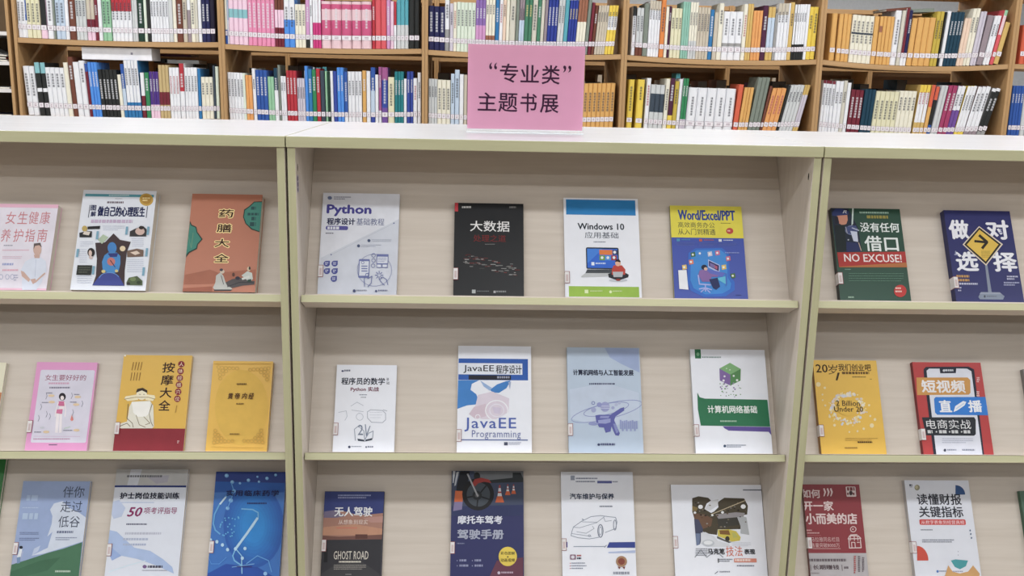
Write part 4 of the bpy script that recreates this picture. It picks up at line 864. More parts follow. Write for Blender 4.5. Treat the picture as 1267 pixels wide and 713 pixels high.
# bottom shelf
def d(p):
    p.poly([(205, 562), (625, 562), (665, 860), (190, 860)], (178, 174, 178))
    p.text('如何', 176, 126, 300, 188, (226, 206, 206), .016); p.text('开一家', 184, 206, 390, 276, (226, 206, 206), .016); p.text('小而美的店', 200, 290, 552, 368, (226, 206, 206), .018)
    for x in (320, 344, 366): p.poly([(x, 122), (x + 9, 118), (x + 20, 145), (x + 10, 174), (x + 2, 176), (x + 8, 148)], (226, 206, 206))
    p.rect(476, 108, 542, 178, (222, 206, 206), .08); p.small(482, 112, 538, 138, 1, (120, 50, 56), .9); p.ell(508, 152, 12, 16, (70, 50, 54)); p.small(482, 150, 500, 170, 1, (130, 70, 74), .8); p.small(520, 150, 538, 170, 1, (130, 70, 74), .8)
    p.small(200, 404, 256, 416, 1, (206, 160, 160), .7); p.small(202, 422, 304, 434, 1, (206, 160, 160), .7); p.rect(208, 442, 306, 444, (190, 120, 120)); p.text('喜马拉雅同名栏目', 208, 454, 428, 486, (214, 176, 176)); p.text('销售量突破8000万', 210, 494, 432, 524, (214, 176, 176)); p.rect(215, 530, 438, 534, (206, 160, 160))
    c = (222, 200, 200)
    p.ring(524, 401, 19, 18, 5, c, 16); p.ell(522, 401, 5, 5, c); p.line([(505, 440), (550, 438)], 6, c); p.line([(490, 465), (500, 446), (558, 446), (576, 464), (488, 466)], 6, c); p.line([(494, 470), (498, 528), (578, 526), (572, 470)], 6, c); p.line([(505, 446), (504, 478)], 5, c); p.line([(530, 446), (532, 478)], 5, c); p.line([(552, 446), (556, 478)], 5, c); p.line([(515, 526), (512, 490), (535, 490), (538, 526)], 5, c); p.line([(550, 490), (566, 490)], 5, c)
    p.small(222, 600, 495, 622, 1, (110, 100, 106), .8); p.text('长期赚钱', 250, 640, 428, 672, (84, 66, 72), .012); p.rect(234, 640, 238, 680, (120, 110, 114)); p.rect(446, 640, 450, 680, (120, 110, 114)); p.small(462, 652, 500, 672, 1, (110, 100, 106), .7); p.small(238, 692, 298, 702, 1, (140, 130, 134), .7)
    for x, y0, y1, cc in ((528, 580, 700, (180, 90, 90)), (556, 582, 690, (110, 100, 106)), (584, 590, 690, (110, 100, 106))): p.small(x, y0, x + 14, y1, 9, cc, .75)
display_book(2, 993.0, 1063.0, 599.8, .013, 'dark red shop-keeping book with grey foot panel and little stall icon', (140, 42, 52), spine=(110, 60, 56),
             quad=(960, 583, .1823), draw=d, stick=.30)
def d(p):
    p.small(137, 92, 162, 106, 1, (60, 64, 90), .9); p.small(140, 108, 160, 116, 1, (140, 144, 160), .7); p.ell(190, 115, 18, 20, (150, 146, 120)); p.ell(186, 112, 10, 12, (190, 184, 150))
    p.ell(450, 164, 66, 66, (50, 86, 140), 12, 270, 360); p.text('读懂财报', 188, 158, 490, 236, (52, 54, 66), .012); p.text('关键指标', 202, 244, 502, 322, (52, 54, 66), .012)
    p.rect(206, 334, 520, 372, (206, 70, 66), .03); p.text('从数字表象到经营真相', 218, 341, 508, 366, (236, 216, 220)); p.small(215, 402, 306, 412, 1, (130, 134, 150), .7); p.small(225, 470, 440, 496, 2, (130, 134, 150), .6)
    for y in (410, 434, 460): p.ell(550 + (y - 410) * .18, y, 5, 7, (90, 110, 140))
    p.ell(190, 612, 76, 98, (206, 74, 56), 12, 270, 360)
    p.poly([(378, 712), (400, 645), (440, 610), (520, 610), (570, 645), (615, 700), (620, 800), (372, 800)], (204, 156, 96)); p.poly([(398, 640), (420, 605), (530, 602), (568, 645), (535, 685), (480, 698), (430, 685)], (216, 220, 232)); p.poly([(418, 612), (450, 604), (535, 612), (520, 650), (480, 670), (445, 655)], (64, 156, 164))
    p.ell(328, 684, 8, 9, (80, 120, 190)); p.small(340, 678, 412, 690, 1, (150, 154, 176), .7); p.small(430, 680, 510, 692, 1, (150, 154, 176), .7); p.ell(468, 552, 3, 3, (150, 150, 170)); p.ell(468, 575, 3, 3, (150, 150, 170))
display_book(2, 1118.8, 1198.0, 594.8, .016, 'white finance book with red title strip and coloured quarter circles', (216, 220, 232), spine=(186, 184, 186),
             quad=(1100, 583, .1823), draw=d, stick=.24)
display_book(2, 1261.5, 1330, 608.0, .013, 'dark green-edged book cut off by the picture edge, beside the finance book', (70, 104, 84), wd=0.150, sticker=False)

# ------------------------------------------------------------------ pink sign in its acrylic stand
_sy = 0.30
sa = on_plane(577.0, 159.0, (0, _sy, 0), Vector((0, 1, 0))); sb = on_plane(721.5, 162.5, (0, _sy, 0), Vector((0, 1, 0)))
st = on_plane(577.0, 54.0, (0, _sy, 0), Vector((0, 1, 0)))
SW = sb.x - sa.x; SH = st.z - sa.z
SZ = max(0.006, sa.z - ZT)
M_ACR = acrylic()
sign = empty('table_sign', (sa.x, _sy, ZT), (0, 0, 0))
tag(sign, 'pink card sign in a clear acrylic stand on the white case top', 'sign')
mb = MB(); mb.box((0.002, 0.0030, SZ), (SW - 0.002, 0.0034, SZ + SH), mat((248, 174, 208), 0.6, 0.015)); mb.build('pink_card', sign)
for y0, y1, nm in ((0.0004, 0.0026, 'front_pane'), (0.0040, 0.0062, 'back_pane')):
    mb = MB(); mb.box((0, y0, 0.0032), (SW, y1, SZ + SH + 0.006), M_ACR); mb.build(nm, sign)
mb = MB(); mb.box((0, -0.010, 0.0003), (SW, 0.050, 0.003), mat((222, 226, 230), 0.25)); mb.build('acrylic_foot', sign)
p = Print(((83, 70), (836, 80), (816, 625), (83, 607)), SW, SH, 0.0029)
INK = (74, 34, 66)
LAYER_ = LAYER
p.text('“', 222, 186, 272, 230, INK, .0075); p.text('专', 290, 192, 405, 314, INK, .0075); p.text('业', 420, 200, 538, 312, INK, .0075); p.text('类', 555, 200, 670, 324, INK, .0075); p.text('”', 690, 202, 742, 248, INK, .0075)
for ch, x0, x1, y0, y1 in (('主', 152, 270, 376, 494), ('题', 282, 402, 380, 502), ('书', 420, 524, 380, 504), ('展', 545, 662, 388, 508)):
    p.text(ch, x0, y0, x1, y1, INK, .0075)
p.build(sign, 'print', 'lettering')
for ch_ in sign.children:
    if ch_.name.startswith('lettering'): ch_.location = (0, 0, SZ)

# ------------------------------------------------------------------ spine-out books on the tall shelving
CC = {  # code: (colour, word)
 'W': ((224, 226, 232), 'white'), 'C': ((226, 222, 204), 'cream'), 'K': ((44, 46, 46), 'black'), 'G': ((150, 150, 150), 'grey'), 'LG': ((196, 200, 202), 'light grey'),
 'N': ((40, 42, 86), 'navy'), 'NK': ((36, 32, 52), 'dark navy'), 'B': ((46, 88, 168), 'blue'), 'SB': ((70, 140, 226), 'sky blue'), 'LB': ((184, 202, 222), 'pale blue'), 'BL': ((40, 118, 176), 'azure'),
 'B2': ((44, 62, 150), 'royal blue'), 'B4': ((54, 74, 160), 'indigo blue'), 'T': ((28, 124, 132), 'teal'), 'T2': ((78, 162, 178), 'turquoise'), 'T4': ((126, 184, 192), 'pale teal'), 'DT': ((28, 64, 84), 'dark teal'),
 'GR': ((44, 132, 84), 'green'), 'GR2': ((66, 126, 98), 'sea green'), 'DG': ((34, 62, 50), 'dark green'), 'LGn': ((142, 194, 156), 'light green'), 'PG': ((212, 224, 208), 'pale green'), 'Y': ((228, 198, 52), 'yellow'),
 'PY': ((218, 214, 180), 'pale yellow'), 'OY': ((192, 168, 48), 'olive yellow'), 'O': ((216, 164, 84), 'orange'), 'O2': ((222, 154, 82), 'bright orange'), 'DO': ((220, 128, 50), 'deep orange'), 'BR': ((112, 64, 50), 'brown'), 'BR2': ((152, 98, 74), 'chestnut'),
 'M': ((116, 38, 54), 'maroon'), 'M2': ((80, 40, 66), 'plum'), 'R': ((182, 44, 58), 'red'), 'RD': ((214, 82, 92), 'coral red'), 'OR': ((214, 92, 60), 'vermilion'), 'PK': ((226, 136, 176), 'pink'), 'LP': ((230, 196, 216), 'pale pink'), 'MR': ((200, 80, 126), 'rose'),
 'LK': ((224, 192, 200), 'blush'), 'MG': ((204, 50, 126), 'magenta'), 'V': ((138, 104, 176), 'violet'), 'V4': ((112, 76, 154), 'purple'), 'DV': ((80, 52, 134), 'deep violet'), 'PV': ((204, 146, 196), 'lilac'), 'PV2': ((162, 86, 142), 'mauve'),
 'TN': ((194, 184, 166), 'tan'), 'TN2': ((202, 198, 184), 'stone'), 'PB': ((206, 172, 92), 'golden'), 'PB3': ((192, 168, 116), 'khaki'), 'GG': ((122, 132, 122), 'grey-green'), 'GV': ((146, 132, 140), 'grey-brown'), 'LV': ((196, 190, 204), 'pale lilac'),
 'PE': ((226, 198, 176), 'peach'), 'TL': ((136, 188, 170), 'mint'), 'SL': ((62, 74, 88), 'slate'), 'MP': ((162, 56, 100), 'raspberry'),
}
M_STK, M_STKL = mat((228, 224, 230)), mat((150, 120, 140))
TITLE = {'k': (70, 72, 84), 'w': (214, 216, 222), 'r': (180, 90, 100), 'y': (206, 190, 120)}
_bk = {}
def spine_book(wd, ht, dp, bands, title, tall_label):
    """meshes of one spine-out book, spine at y=0 facing the aisle, lower left corner at the origin"""
    key = (round(wd, 4), round(ht, 3), dp, bands, title)
    if key in _bk: return _bk[key]
    bs = []
    for b in bands.split():
        i = len(b)
        while i > 0 and (b[i - 1].isdigit() or b[i - 1] == '.') and '.' in b: i -= 1
        if '.' in b:
            k = b.index('.'); bs.append((b[:k], float(b[k:])))
        else: bs.append((b, 1.0))
    main = mat(CC[max(range(len(bs)), key=lambda i: bs[i][1] - (bs[i - 1][1] if i else 0)) and bs[-1][0] or bs[0][0]][0])
    side = mat(CC[bs[-1][0]][0])
    c = min(0.0012, wd * .2)
    mb = MB()
    z1 = ht
    for code, f in bs:                                        # printed bands of the spine
        z0 = ht * (1 - f)
        r = 0.18 * wd; m = mat(CC[code][0])
        mb.poly([(r, 0, z0), (wd - r, 0, z0), (wd - r, 0, z1), (r, 0, z1)], m)
        mb.poly([(0, r, z0), (r, 0, z0), (r, 0, z1), (0, r, z1)], m)
        mb.poly([(wd - r, 0, z0), (wd, r, z0), (wd, r, z1), (wd - r, 0, z1)], m)
        z1 = z0
    r = 0.18 * wd
    mb.poly([(0, dp, 0), (0, r, 0), (0, r, ht), (0, dp, ht)], side); mb.poly([(wd, r, 0), (wd, dp, 0), (wd, dp, ht), (wd, r, ht)], side)
    for z in (0, ht):                                         # cover edges top and bottom, leaving the pages inset
        q = [(0, r, z), (r, 0, z), (wd - r, 0, z), (wd, r, z), (wd, 2 * r, z), (0, 2 * r, z)]
        mb.poly(q if z else q[::-1], side)
    cov = mb.mesh('cover')
    mb = MB(); mb.box((c, r, 0.002), (wd - c, dp - 0.002, ht - 0.002), {'b': M_PAGE, 't': M_PAGET, 'f': M_PAGE, 'k': M_PAGET, 'l': side, 'r': side})
    pages = mb.mesh('page_block')
    mb = MB()                                                 # call-number sticker near the foot
    for d, z0, z1, m in ((.0004, .0365, .0585, M_STKL), (.0006, .0378, .0572, M_STK)):
        mb.poly([(wd * .04, -d, z0), (wd * .96, -d, z0), (wd * .96, -d, z1), (wd * .04, -d, z1)], m)
    for k in range(2): mb.poly([(wd * .3, -.0008, .043 + .006 * k), (wd * .7, -.0008, .043 + .006 * k), (wd * .7, -.0008, .0455 + .006 * k), (wd * .3, -.0008, .0455 + .006 * k)], M_STKL)
    stk = mb.mesh('call_number_sticker')
    tm = None
    if title:
        mb = MB(); rnd = random.Random(int(wd * 1e5) + int(ht * 1e3)); m = mat(TITLE[title])
        n = rnd.randint(5, 9); g = min(wd * .52, 0.0105); z = ht * rnd.uniform(.80, .88)
        for k in range(n):                                    # characters set one below another, each a few strokes
            if z - g < ht * .36: break
            x0 = (wd - g) / 2
            for a in range(3):
                zz = z - g * (.12 + .33 * a)
                mb.poly([(x0, -.0004, zz - g * .15), (x0 + g, -.0004, zz - g * .15), (x0 + g, -.0004, zz), (x0, -.0004, zz)], m)
            xm = x0 + g * rnd.uniform(.25, .6)
            mb.poly([(xm, -.0006, z - g * .95), (xm + g * .17, -.0006, z - g * .95), (xm + g * .17, -.0006, z), (xm, -.0006, z)], m)
            z -= g * 1.22
        if mb.f: tm = mb.mesh('spine_title')
    _bk[key] = (cov, pages, stk, tm)
    return _bk[key]

def nth(n):
    return '%d%s' % (n, 'th' if 10 <= n % 100 <= 20 else {1: 'st', 2: 'nd', 3: 'rd'}.get(n % 10, 'th'))
counts = {}
def words(bands):
    o = []
    for b in bands.split():
        wd_ = CC[b[:b.index('.')] if '.' in b else b][1]
        if wd_ not in o: o.append(wd_)
    return ' and '.join(o[:2])

lean_now = {}
PEND = []
def row(bay, up, ox, oy, s, specs, mass=False):
    """books of one shelf: design x at the foot (crop px), n alike, top row, lean in degrees, bands, title"""
    zs = ZB + ZOFF[bay] - (0 if up else PITCHS)
    xpost = BX0 + (bay - 1) * BW
    for (x0, x1, n, yt, lean, bands, title) in specs:
        # solve foot positions on the plane of the spines
        yb = BY + 0.018
        X = []
        for x in (x0, x1):
            Xw = 0.0
            for _ in range(4):
                zf = zs - sag(bay, Xw - xpost)
                # image row of the shelf at this place -> x
                v = Vector((Xw, yb, zf)) - CAM
                py = 356.5 - FPX * v.dot(UP) / v.dot(FW)
                Xw = on_plane(ox + x * s, py, (0, yb, 0), Vector((0, 1, 0))).x
            X.append(Xw)
        key = (bay, up)
        if key == (4, 1): lean = min(lean, 1.1)
        lean = max(lean, lean_now.get(key, -99)); lean_now[key] = lean
        ph = math.radians(lean)
        step = (X[1] - X[0]) / n
        wd = step * math.cos(ph) * 0.965
        xm = (X[0] + X[1]) / 2
        zf = zs - sag(bay, xm - xpost)
        ht = max(0.12, min(0.31, (z_of(oy + yt * s, xm, yb) - zf - wd * abs(math.sin(ph))) / math.cos(ph)))
        xr_ = xpost + BW - TB / 2 - .003
        ex = X[1] + ht * math.sin(ph) * (ph > 0) - xr_
        if ex > 0:                                            # leans against the post
            d_ = min(ex, .014); X = [v - d_ for v in X]; ex -= d_
            ph = max(0, math.asin(max(0, math.sin(ph) - max(0, ex) / ht)))
        ex = xpost + TB / 2 + .003 - (X[0] + ht * math.sin(ph) * (ph < 0))
        if ex > 0: X = [v + ex for v in X]
        for k in range(n):
            counts[key] = counts.get(key, 0) + 1
            xk = X[0] + step * k
            zk = zs - min(sag(bay, xk - xpost), sag(bay, xk + step - xpost)) + .0006
            PEND.append((0 if mass else wd * ht, len(PEND), dict(loc=(xk, yb + random.uniform(-.003, .004), zk + 0.0008 + (wd * math.sin(ph) if ph > 0 else 0)), ph=ph, wd=wd, ht=ht, bands=bands, title=title, no=counts[key], up=up, bay=bay)))

S1, S2, S3 = 140 / 1248, 140 / 1109, 140 / 998
# bay 1, upper shelf
row(1, 1, 0, 0, S1, [(192, 278, 2, -70, 0, 'W', 'k'), (280, 312, 1, -60, 0, 'B.6 W', 'w'), (314, 460, 3, -30, 0, 'PY', 'k'), (464, 530, 1, -50, 0, 'K.8 LP', None), (532, 604, 1, -60, 0, 'W', 'k'),
    (606, 626, 1, -20, 0, 'GG', None), (628, 734, 2, -50, 0, 'LB', 'k'), (736, 774, 1, -60, 0, 'W', None), (776, 848, 1, -45, 0, 'BR', 'w'), (850, 968, 3, -60, 0, 'LG', 'k'), (970, 1058, 2, -40, 0, 'TN.52 M.76 LP', None),
    (1060, 1096, 1, -30, 0, 'M', 'w'), (1098, 1138, 1, -60, 0, 'W', None), (1140, 1240, 2, -50, 0, 'LGn', 'k')])
row(1, 1, 130, 0, S1, [(86, 308, 5, -60, 0, 'R.36 W', 'k'), (312, 370, 2, -40, 0, 'LG', None), (373, 440, 1, -60, 0, 'DG', 'w'), (442, 474, 1, -50, 0, 'PG', None), (476, 512, 1, -50, 0, 'K', None), (516, 714, 6, -55, 0, 'W', 'k'),
    (716, 758, 1, -40, 0, 'LG', None), (760, 798, 1, -45, 0, 'C', None), (800, 868, 1, -50, 0, 'BR', 'w'), (870, 914, 1, -40, 0, 'TN', 'k'), (916, 954, 1, -40, 0, 'W.3 GV', None), (956, 1004, 1, -50, 0, 'C', 'k'), (1006, 1034, 1, -40, 0, 'TN2', None),
    (1036, 1072, 1, -45, 0, 'W', None), (1076, 1164, 2, -50, 0, 'N', 'w'), (1166, 1220, 1, -40, 0, 'NK', None)])
# bay 2, upper
row(2, 1, 260, 0, S1, [(155, 178, 1, -40, 0, 'C.7 B', None), (180, 214, 1, -40, 0, 'LB.5 W', None), (216, 424, 4, -40, 0, 'LP.27 T4.45 LP', None), (426, 720, 6, -35, 0, 'PK', 'w'), (722, 820, 3, -40, 0, 'BR.27 LP.62 M', None),
    (822, 940, 2, -30, 0, 'W.45 SB', 'k'), (942, 1058, 3, 50, 0, 'C', 'k'), (1060, 1104, 1, -30, 0, 'PV.8 K', 'w'), (1106, 1134, 1, -40, 0, 'W', 'k'), (1136, 1226, 3, -30, 0, 'W.5 MG', None)])
row(2, 1, 390, 0, S1, [(72, 626, 5, 20, 0, 'LK.06 MR.17 LK.4 MR.72 LK', 'w'), (630, 664, 1, -25, 0, 'R', 'w'), (667, 788, 2, -20, 0, 'RD', None), (791, 828, 1, -20, 0, 'PV', 'w'), (830, 868, 1, 18, 0, 'LP', None), (870, 896, 1, 20, 0, 'R.5 W', None),
    (902, 1030, 3, -30, 0, 'T2.54 LG', None), (1038, 1150, 2, -40, 0, 'K', None)])
# bay 3, upper
row(3, 1, 520, 0, S1, [(86, 266, 3, 72, 0, 'N', 'w'), (271, 320, 1, -30, 0, 'W.6 G', 'k'), (324, 362, 1, 42, 0, 'LV', 'k'), (364, 398, 1, 28, 0, 'C', 'r'), (400, 604, 5, 30, 0.3, 'PG', 'k'), (606, 714, 3, -20, .5, 'V.5 PV', 'w'),
    (716, 816, 3, -20, .6, 'C.68 BR2', 'k'), (818, 860, 1, -30, .8, 'BL', 'w'), (862, 898, 1, -30, 1, 'W', 'r'), (900, 934, 1, -25, 1, 'PE', 'k'), (936, 972, 1, -30, 1, 'C', None), (974, 1040, 1, -30, 1.2, 'TN2', 'k'), (1042, 1074, 1, -20, 1.3, 'GG', None)])
row(3, 1, 640, 0, S1, [(6, 62, 2, -25, 1.5, 'GV.4 LB', 'k'), (64, 146, 2, -20, 1.7, 'GR2', 'y'), (148, 200, 1, -25, 1.9, 'TN2', 'k'), (202, 240, 1, -25, 2, 'GR2', 'w'), (242, 278, 1, -25, 2, 'TN2', None), (280, 312, 1, -20, 2.1, 'GV', None),
    (314, 422, 3, -20, 2.3, 'B2', 'w'), (424, 490, 2, -20, 2.7, 'LG', 'k'), (492, 536, 1, -20, 2.9, 'T2', None), (538, 630, 3, 5, 3.2, 'B2', 'y'), (632, 730, 3, -20, 3.5, 'BR2.42 C', None), (733, 770, 1, -10, 3.8, 'GG', None),
    (774, 806, 1, 30, 4, 'M', None), (808, 842, 1, 60, 4.2, 'BR', 'w'), (846, 958, 4, 62, 4.4, 'TN', 'k'), (960, 1060, 3, 62, 4.6, 'Y.22 W.5 Y', 'k')])
# bay 4, upper
row(4, 1, 770, 0, S1, [(95, 135, 1, 70, 0.64, 'K.2 W', 'k'), (137, 214, 2, 90, 0.8, 'LG.75 BR', 'k'), (216, 268, 1, 40, 0.96, 'GG', None), (270, 396, 4, 12, 1.04, 'TN.17 W', 'k'), (400, 448, 1, -25, 1.2, 'DO', 'k'), (451, 482, 1, 80, 1.28, 'C', None),
    (484, 512, 1, 70, 1.36, 'M2', 'w'), (514, 630, 3, 95, 1.44, 'PY', 'k'), (632, 714, 3, 24, 1.52, 'TL', None), (716, 800, 3, 28, 1.6, 'C.68 LG', 'k'), (802, 934, 4, 84, 1.68, 'TN', 'k'), (936, 980, 1, 108, 1.76, 'BL', 'w'), (984, 1028, 1, 140, 1.76, 'TN', None), (1030, 1080, 1, 38, 1.84, 'C', 'k')])
row(4, 1, 890, 0, S1, [(14, 230, 3, 130, 1.9, 'W.65 G.72 W', 'k'), (232, 274, 1, 48, 1.9, 'C', 'r'), (276, 334, 2, 44, 1.9, 'PB', None), (336, 438, 3, 120, 1.9, 'O2', None), (440, 494, 1, 64, 1.9, 'M2', 'w'), (496, 574, 2, 80, 1.9, 'PB.2 LB.8 PB', None), (576, 604, 1, 148, 1.9, 'G', None),
    (606, 718, 3, 40, 1.9, 'TN.2 W', 'k'), (720, 738, 1, 38, 1.9, 'W', None), (740, 784, 1, 28, 1.9, 'PB', 'k'), (786, 914, 5, 52, 1.9, 'W.72 K', 'k'), (916, 948, 1, 52, 1.9, 'W', None), (948, 996, 1, 80, 1.9, 'Y', 'k'), (999, 1052, 1, 80, 1.9, 'Y', 'k')])
# bay 5, upper
row(5, 1, 1015, 0, S2, [(84, 136, 1, 135, .5, 'O', None), (150, 190, 1, 140, .6, 'O', None), (194, 270, 2, 140, .7, 'O', None), (274, 488, 5, 155, 1, 'C.36 SL.4 C', 'k'), (490, 534, 1, 164, 1.2, 'O', None), (538, 568, 1, 164, 1.3, 'O.2 BR2.33 O', None), (570, 678, 3, 164, 1.5, 'O', None),
    (680, 738, 1, 104, 2.2, 'W', 'k'), (740, 772, 1, 104, 2.4, 'TN2', None), (774, 803, 1, 84, 2.8, 'M.86 W', None), (805, 836, 1, 100, 3, 'N.86 W', 'w'), (842, 894, 1, 180, 3, 'O', None)])
row(5, 1, 1127, 0, S2, [(10, 178, 3, 174, 3, 'O', None), (182, 252, 2, 114, 3.4, 'OY', 'k'), (255, 270, 1, 120, 3.6, 'K', None), (273, 312, 1, 110, 4, 'W', None), (315, 438, 4, 120, 4.5, 'DT', 'w'), (440, 503, 2, 180, 5.5, 'PE', None), (506, 574, 2, 84, 6, 'C', 'k'), (578, 638, 2, 114, 6.5, 'LV', None),
    (644, 700, 1, 150, 8, 'GV', None), (704, 768, 2, 155, 9, 'W', 'k'), (772, 804, 1, 100, 10, 'LGn.1 LK.45 RD', None), (808, 858, 1, 218, 11, 'PB', None)])
row(6, 1, 1127, 0, S2, [(1058, 1200, 3, 250, 0, 'OR', None)])
# bay 1, lower
row(1, 0, 0, 60, S2, [(282, 392, 2, 175, -3, 'W', 'k'), (398, 496, 2, 140, -3, 'T4.2 K.48 W.55 K', None), (498, 678, 4, 190, -3, 'W', 'k'), (680, 722, 1, 140, -3, 'C', None), (724, 770, 1, 85, -3, 'BR', 'w'), (772, 828, 1, 135, -3, 'W', None), (830, 884, 1, 122, -3, 'W', 'k'), (886, 915, 1, 150, -3, 'B.15 M', None), (918, 1008, 3, 138, -3, 'SB', 'w')])
row(1, 0, 130, 60, S2, [(-18, 158, 5, 210, -3, 'K', 'w'), (160, 195, 1, 258, -2.5, 'C', None), (197, 230, 1, 155, -2.4, 'B.45 LB.8 BL', 'w'), (232, 368, 4, 120, -2.3, 'W.72 BL', 'k'), (371, 410, 1, 240, -1, 'W.5 M', None), (414, 455, 1, 238, -.8, 'GR', 'w'), (458, 545, 3, 230, -.6, 'DV.7 LP', 'w'),
    (548, 645, 3, 165, -.5, 'PB3.5 M.74 PB3', None), (650, 745, 3, 190, -.3, 'W', 'r'), (748, 793, 1, 150, -.2, 'R.5 W', 'w'), (796, 920, 4, 190, 0, 'W', 'k'), (922, 950, 1, 200, 0, 'BL', None), (955, 1070, 3, 282, 0, 'C', 'k'), (1073, 1094, 1, 170, 0, 'SL', None), (1096, 1128, 1, 180, 0, 'PG', None)])
# bay 2, lower
row(2, 0, 265, 65, S2, [(146, 300, 5, 200, -1.2, 'W', 'k'), (302, 325, 1, 205, -1.2, 'PG', None), (327, 390, 2, 225, -1.2, 'O2', None), (393, 425, 1, 160, -1.2, 'W', 'k'), (428, 540, 3, 175, -1.2, 'B', 'w'), (542, 604, 2, 240, -1.2, 'LGn', None), (607, 643, 1, 155, -1.2, 'DT.4 W', 'w'), (645, 666, 1, 125, -1.2, 'GG', None), (668, 720, 2, 235, -1.1, 'W', 'k'),
    (724, 822, 3, 180, -1, 'R', 'w'), (825, 903, 3, 255, -1, 'LV', 'k'), (906, 934, 1, 135, -1, 'SB', None), (936, 974, 1, 165, -1, 'BL', 'w'), (976, 1014, 1, 170, -1, 'GR', 'w'), (1016, 1052, 1, 160, -1, 'R', 'w'), (1055, 1095, 1, 180, -1, 'SL', None)])
row(2, 0, 390, 65, S2, [(110, 132, 1, 185, -1, 'LGn', None), (134, 158, 1, 190, -1, 'DG', None), (160, 188, 1, 185, -1, 'W', None), (190, 226, 1, 185, -1, 'B4', None), (228, 290, 2, 150, -.9, 'SB', 'w'), (292, 326, 1, 190, -.7, 'B.85 W', 'w'), (330, 462, 4, 190, -.4, 'W', 'k'), (467, 505, 1, 180, -.2, 'O', 'w'), (508, 545, 1, 185, -.1, 'W', None),
    (548, 590, 1, 150, 0, 'B.4 LB.85 B4', 'w'), (592, 622, 1, 220, 0, 'W', None), (624, 652, 1, 145, 0, 'PV2.75 W', 'w'), (655, 714, 1, 150, 0, 'PV2.22 B4.7 V4', 'w'), (716, 778, 1, 245, 0, 'PY', 'k'), (781, 868, 3, 190, 0, 'T', 'w'), (870, 897, 1, 260, 0, 'W', None), (900, 960, 2, 190, 0, 'B4', 'w'), (962, 1000, 1, 255, 0, 'W', 'r'), (1004, 1036, 1, 200, 0, 'W', 'k')])
# bay 3, lower
row(3, 0, 515, 65, S3, [(108, 184, 3, 235, 0, 'LG', 'k'), (186, 300, 3, 245, 0, 'C', 'k'), (303, 335, 1, 190, 0, 'LB', 'k'), (338, 378, 1, 155, 0, 'LB', 'k'), (380, 414, 1, 195, 0, 'W', None), (416, 446, 1, 200, 0, 'TN', None)])
row(3, 0, 0, 0, 1, [(579, 600, 4, 98, .2, 'TN', 'k'), (600.5, 622, 3, 94, .4, 'GR2', 'w'), (622.5, 650, 5, 99, .6, 'W', 'k'), (650.5, 676, 3, 93, .8, 'LB', 'k'), (676.5, 700, 4, 97, 1, 'C', 'r'), (700.5, 717, 2, 102, 1.5, 'PB', 'k')], True)   # mostly hidden by the sign
row(3, 0, 680, 75, S2, [(312, 618, 7, 225, 1.6, 'O', 'k')])
# bay 4, lower
row(4, 0, 765, 80, S2, [(74, 130, 1, 150, 1.5, 'Y', 'k'), (160, 226, 1, 150, 1.6, 'Y', 'k'), (246, 286, 1, 135, 1.8, 'W', 'r'), (288, 425, 3, 200, 2, 'LG.19 SL.58 LG', None), (428, 465, 1, 140, 2.2, 'C', 'k'), (468, 514, 1, 135, 2.3, 'M2.68 Y', 'w'), (516, 555, 1, 165, 2.4, 'OY', 'k'), (558, 588, 1, 145, 2.4, 'W', None), (590, 645, 2, 138, 2.5, 'GR.74 LV', 'w'),
    (650, 1108, 5, 232, 3, 'W', 'k')])
row(4, 0, 890, 80, S2, [(122, 168, 1, 195, 5, 'OR', None), (172, 264, 3, 225, 6, 'O', None), (268, 384, 3, 125, 8.5, 'GG', None), (386, 410, 1, 210, 10, 'BR', None), (412, 545, 3, 230, 11, 'O2', 'r'), (548, 570, 1, 200, 11.5, 'K', None), (572, 704, 4, 200, 12, 'LG', 'k'), (708, 762, 2, 200, 12, 'PB.2 LV.86 PB', None)])
# bay 5, lower
row(5, 0, 1000, 80, S2, [(96, 214, 4, 160, 1.5, 'M.06 W', 'k'), (216, 288, 2, 165, 2, 'W', 'k'), (290, 324, 1, 160, 2.2, 'TN2', 'k'), (326, 360, 1, 180, 2.4, 'W', None), (366, 486, 3, 250, 3, 'M', 'w'), (490, 596, 3, 245, 3.5, 'DT', None), (600, 824, 5, 265, 3.6, 'PY', 'k'), (826, 992, 4, 260, 4, 'C', 'k')])
row(5, 0, 1127, 80, S2, [(2, 100, 3, 200, 5, 'Y.14 W.68 PB', 'r'), (104, 138, 1, 200, 6, 'OR.4 O', None), (140, 176, 1, 215, 7, 'OR.25 K.72 B', None), (178, 244, 2, 205, 8, 'LG', None), (248, 328, 2, 205, 8.5, 'MP', 'w'), (330, 405, 2, 210, 9.5, 'W.45 V4', 'k'), (408, 500, 3, 210, 11, 'W.86 Y', 'k'), (502, 628, 3, 215, 12, 'W.86 GV', 'k'), (632, 716, 2, 232, 14, 'W.06 K.86 G', 'w')])
row(6, 0, 1127, 80, S2, [(944, 1058, 4, 210, 0, 'B', 'w'), (1062, 1200, 3, 230, 0, 'LG', None)])

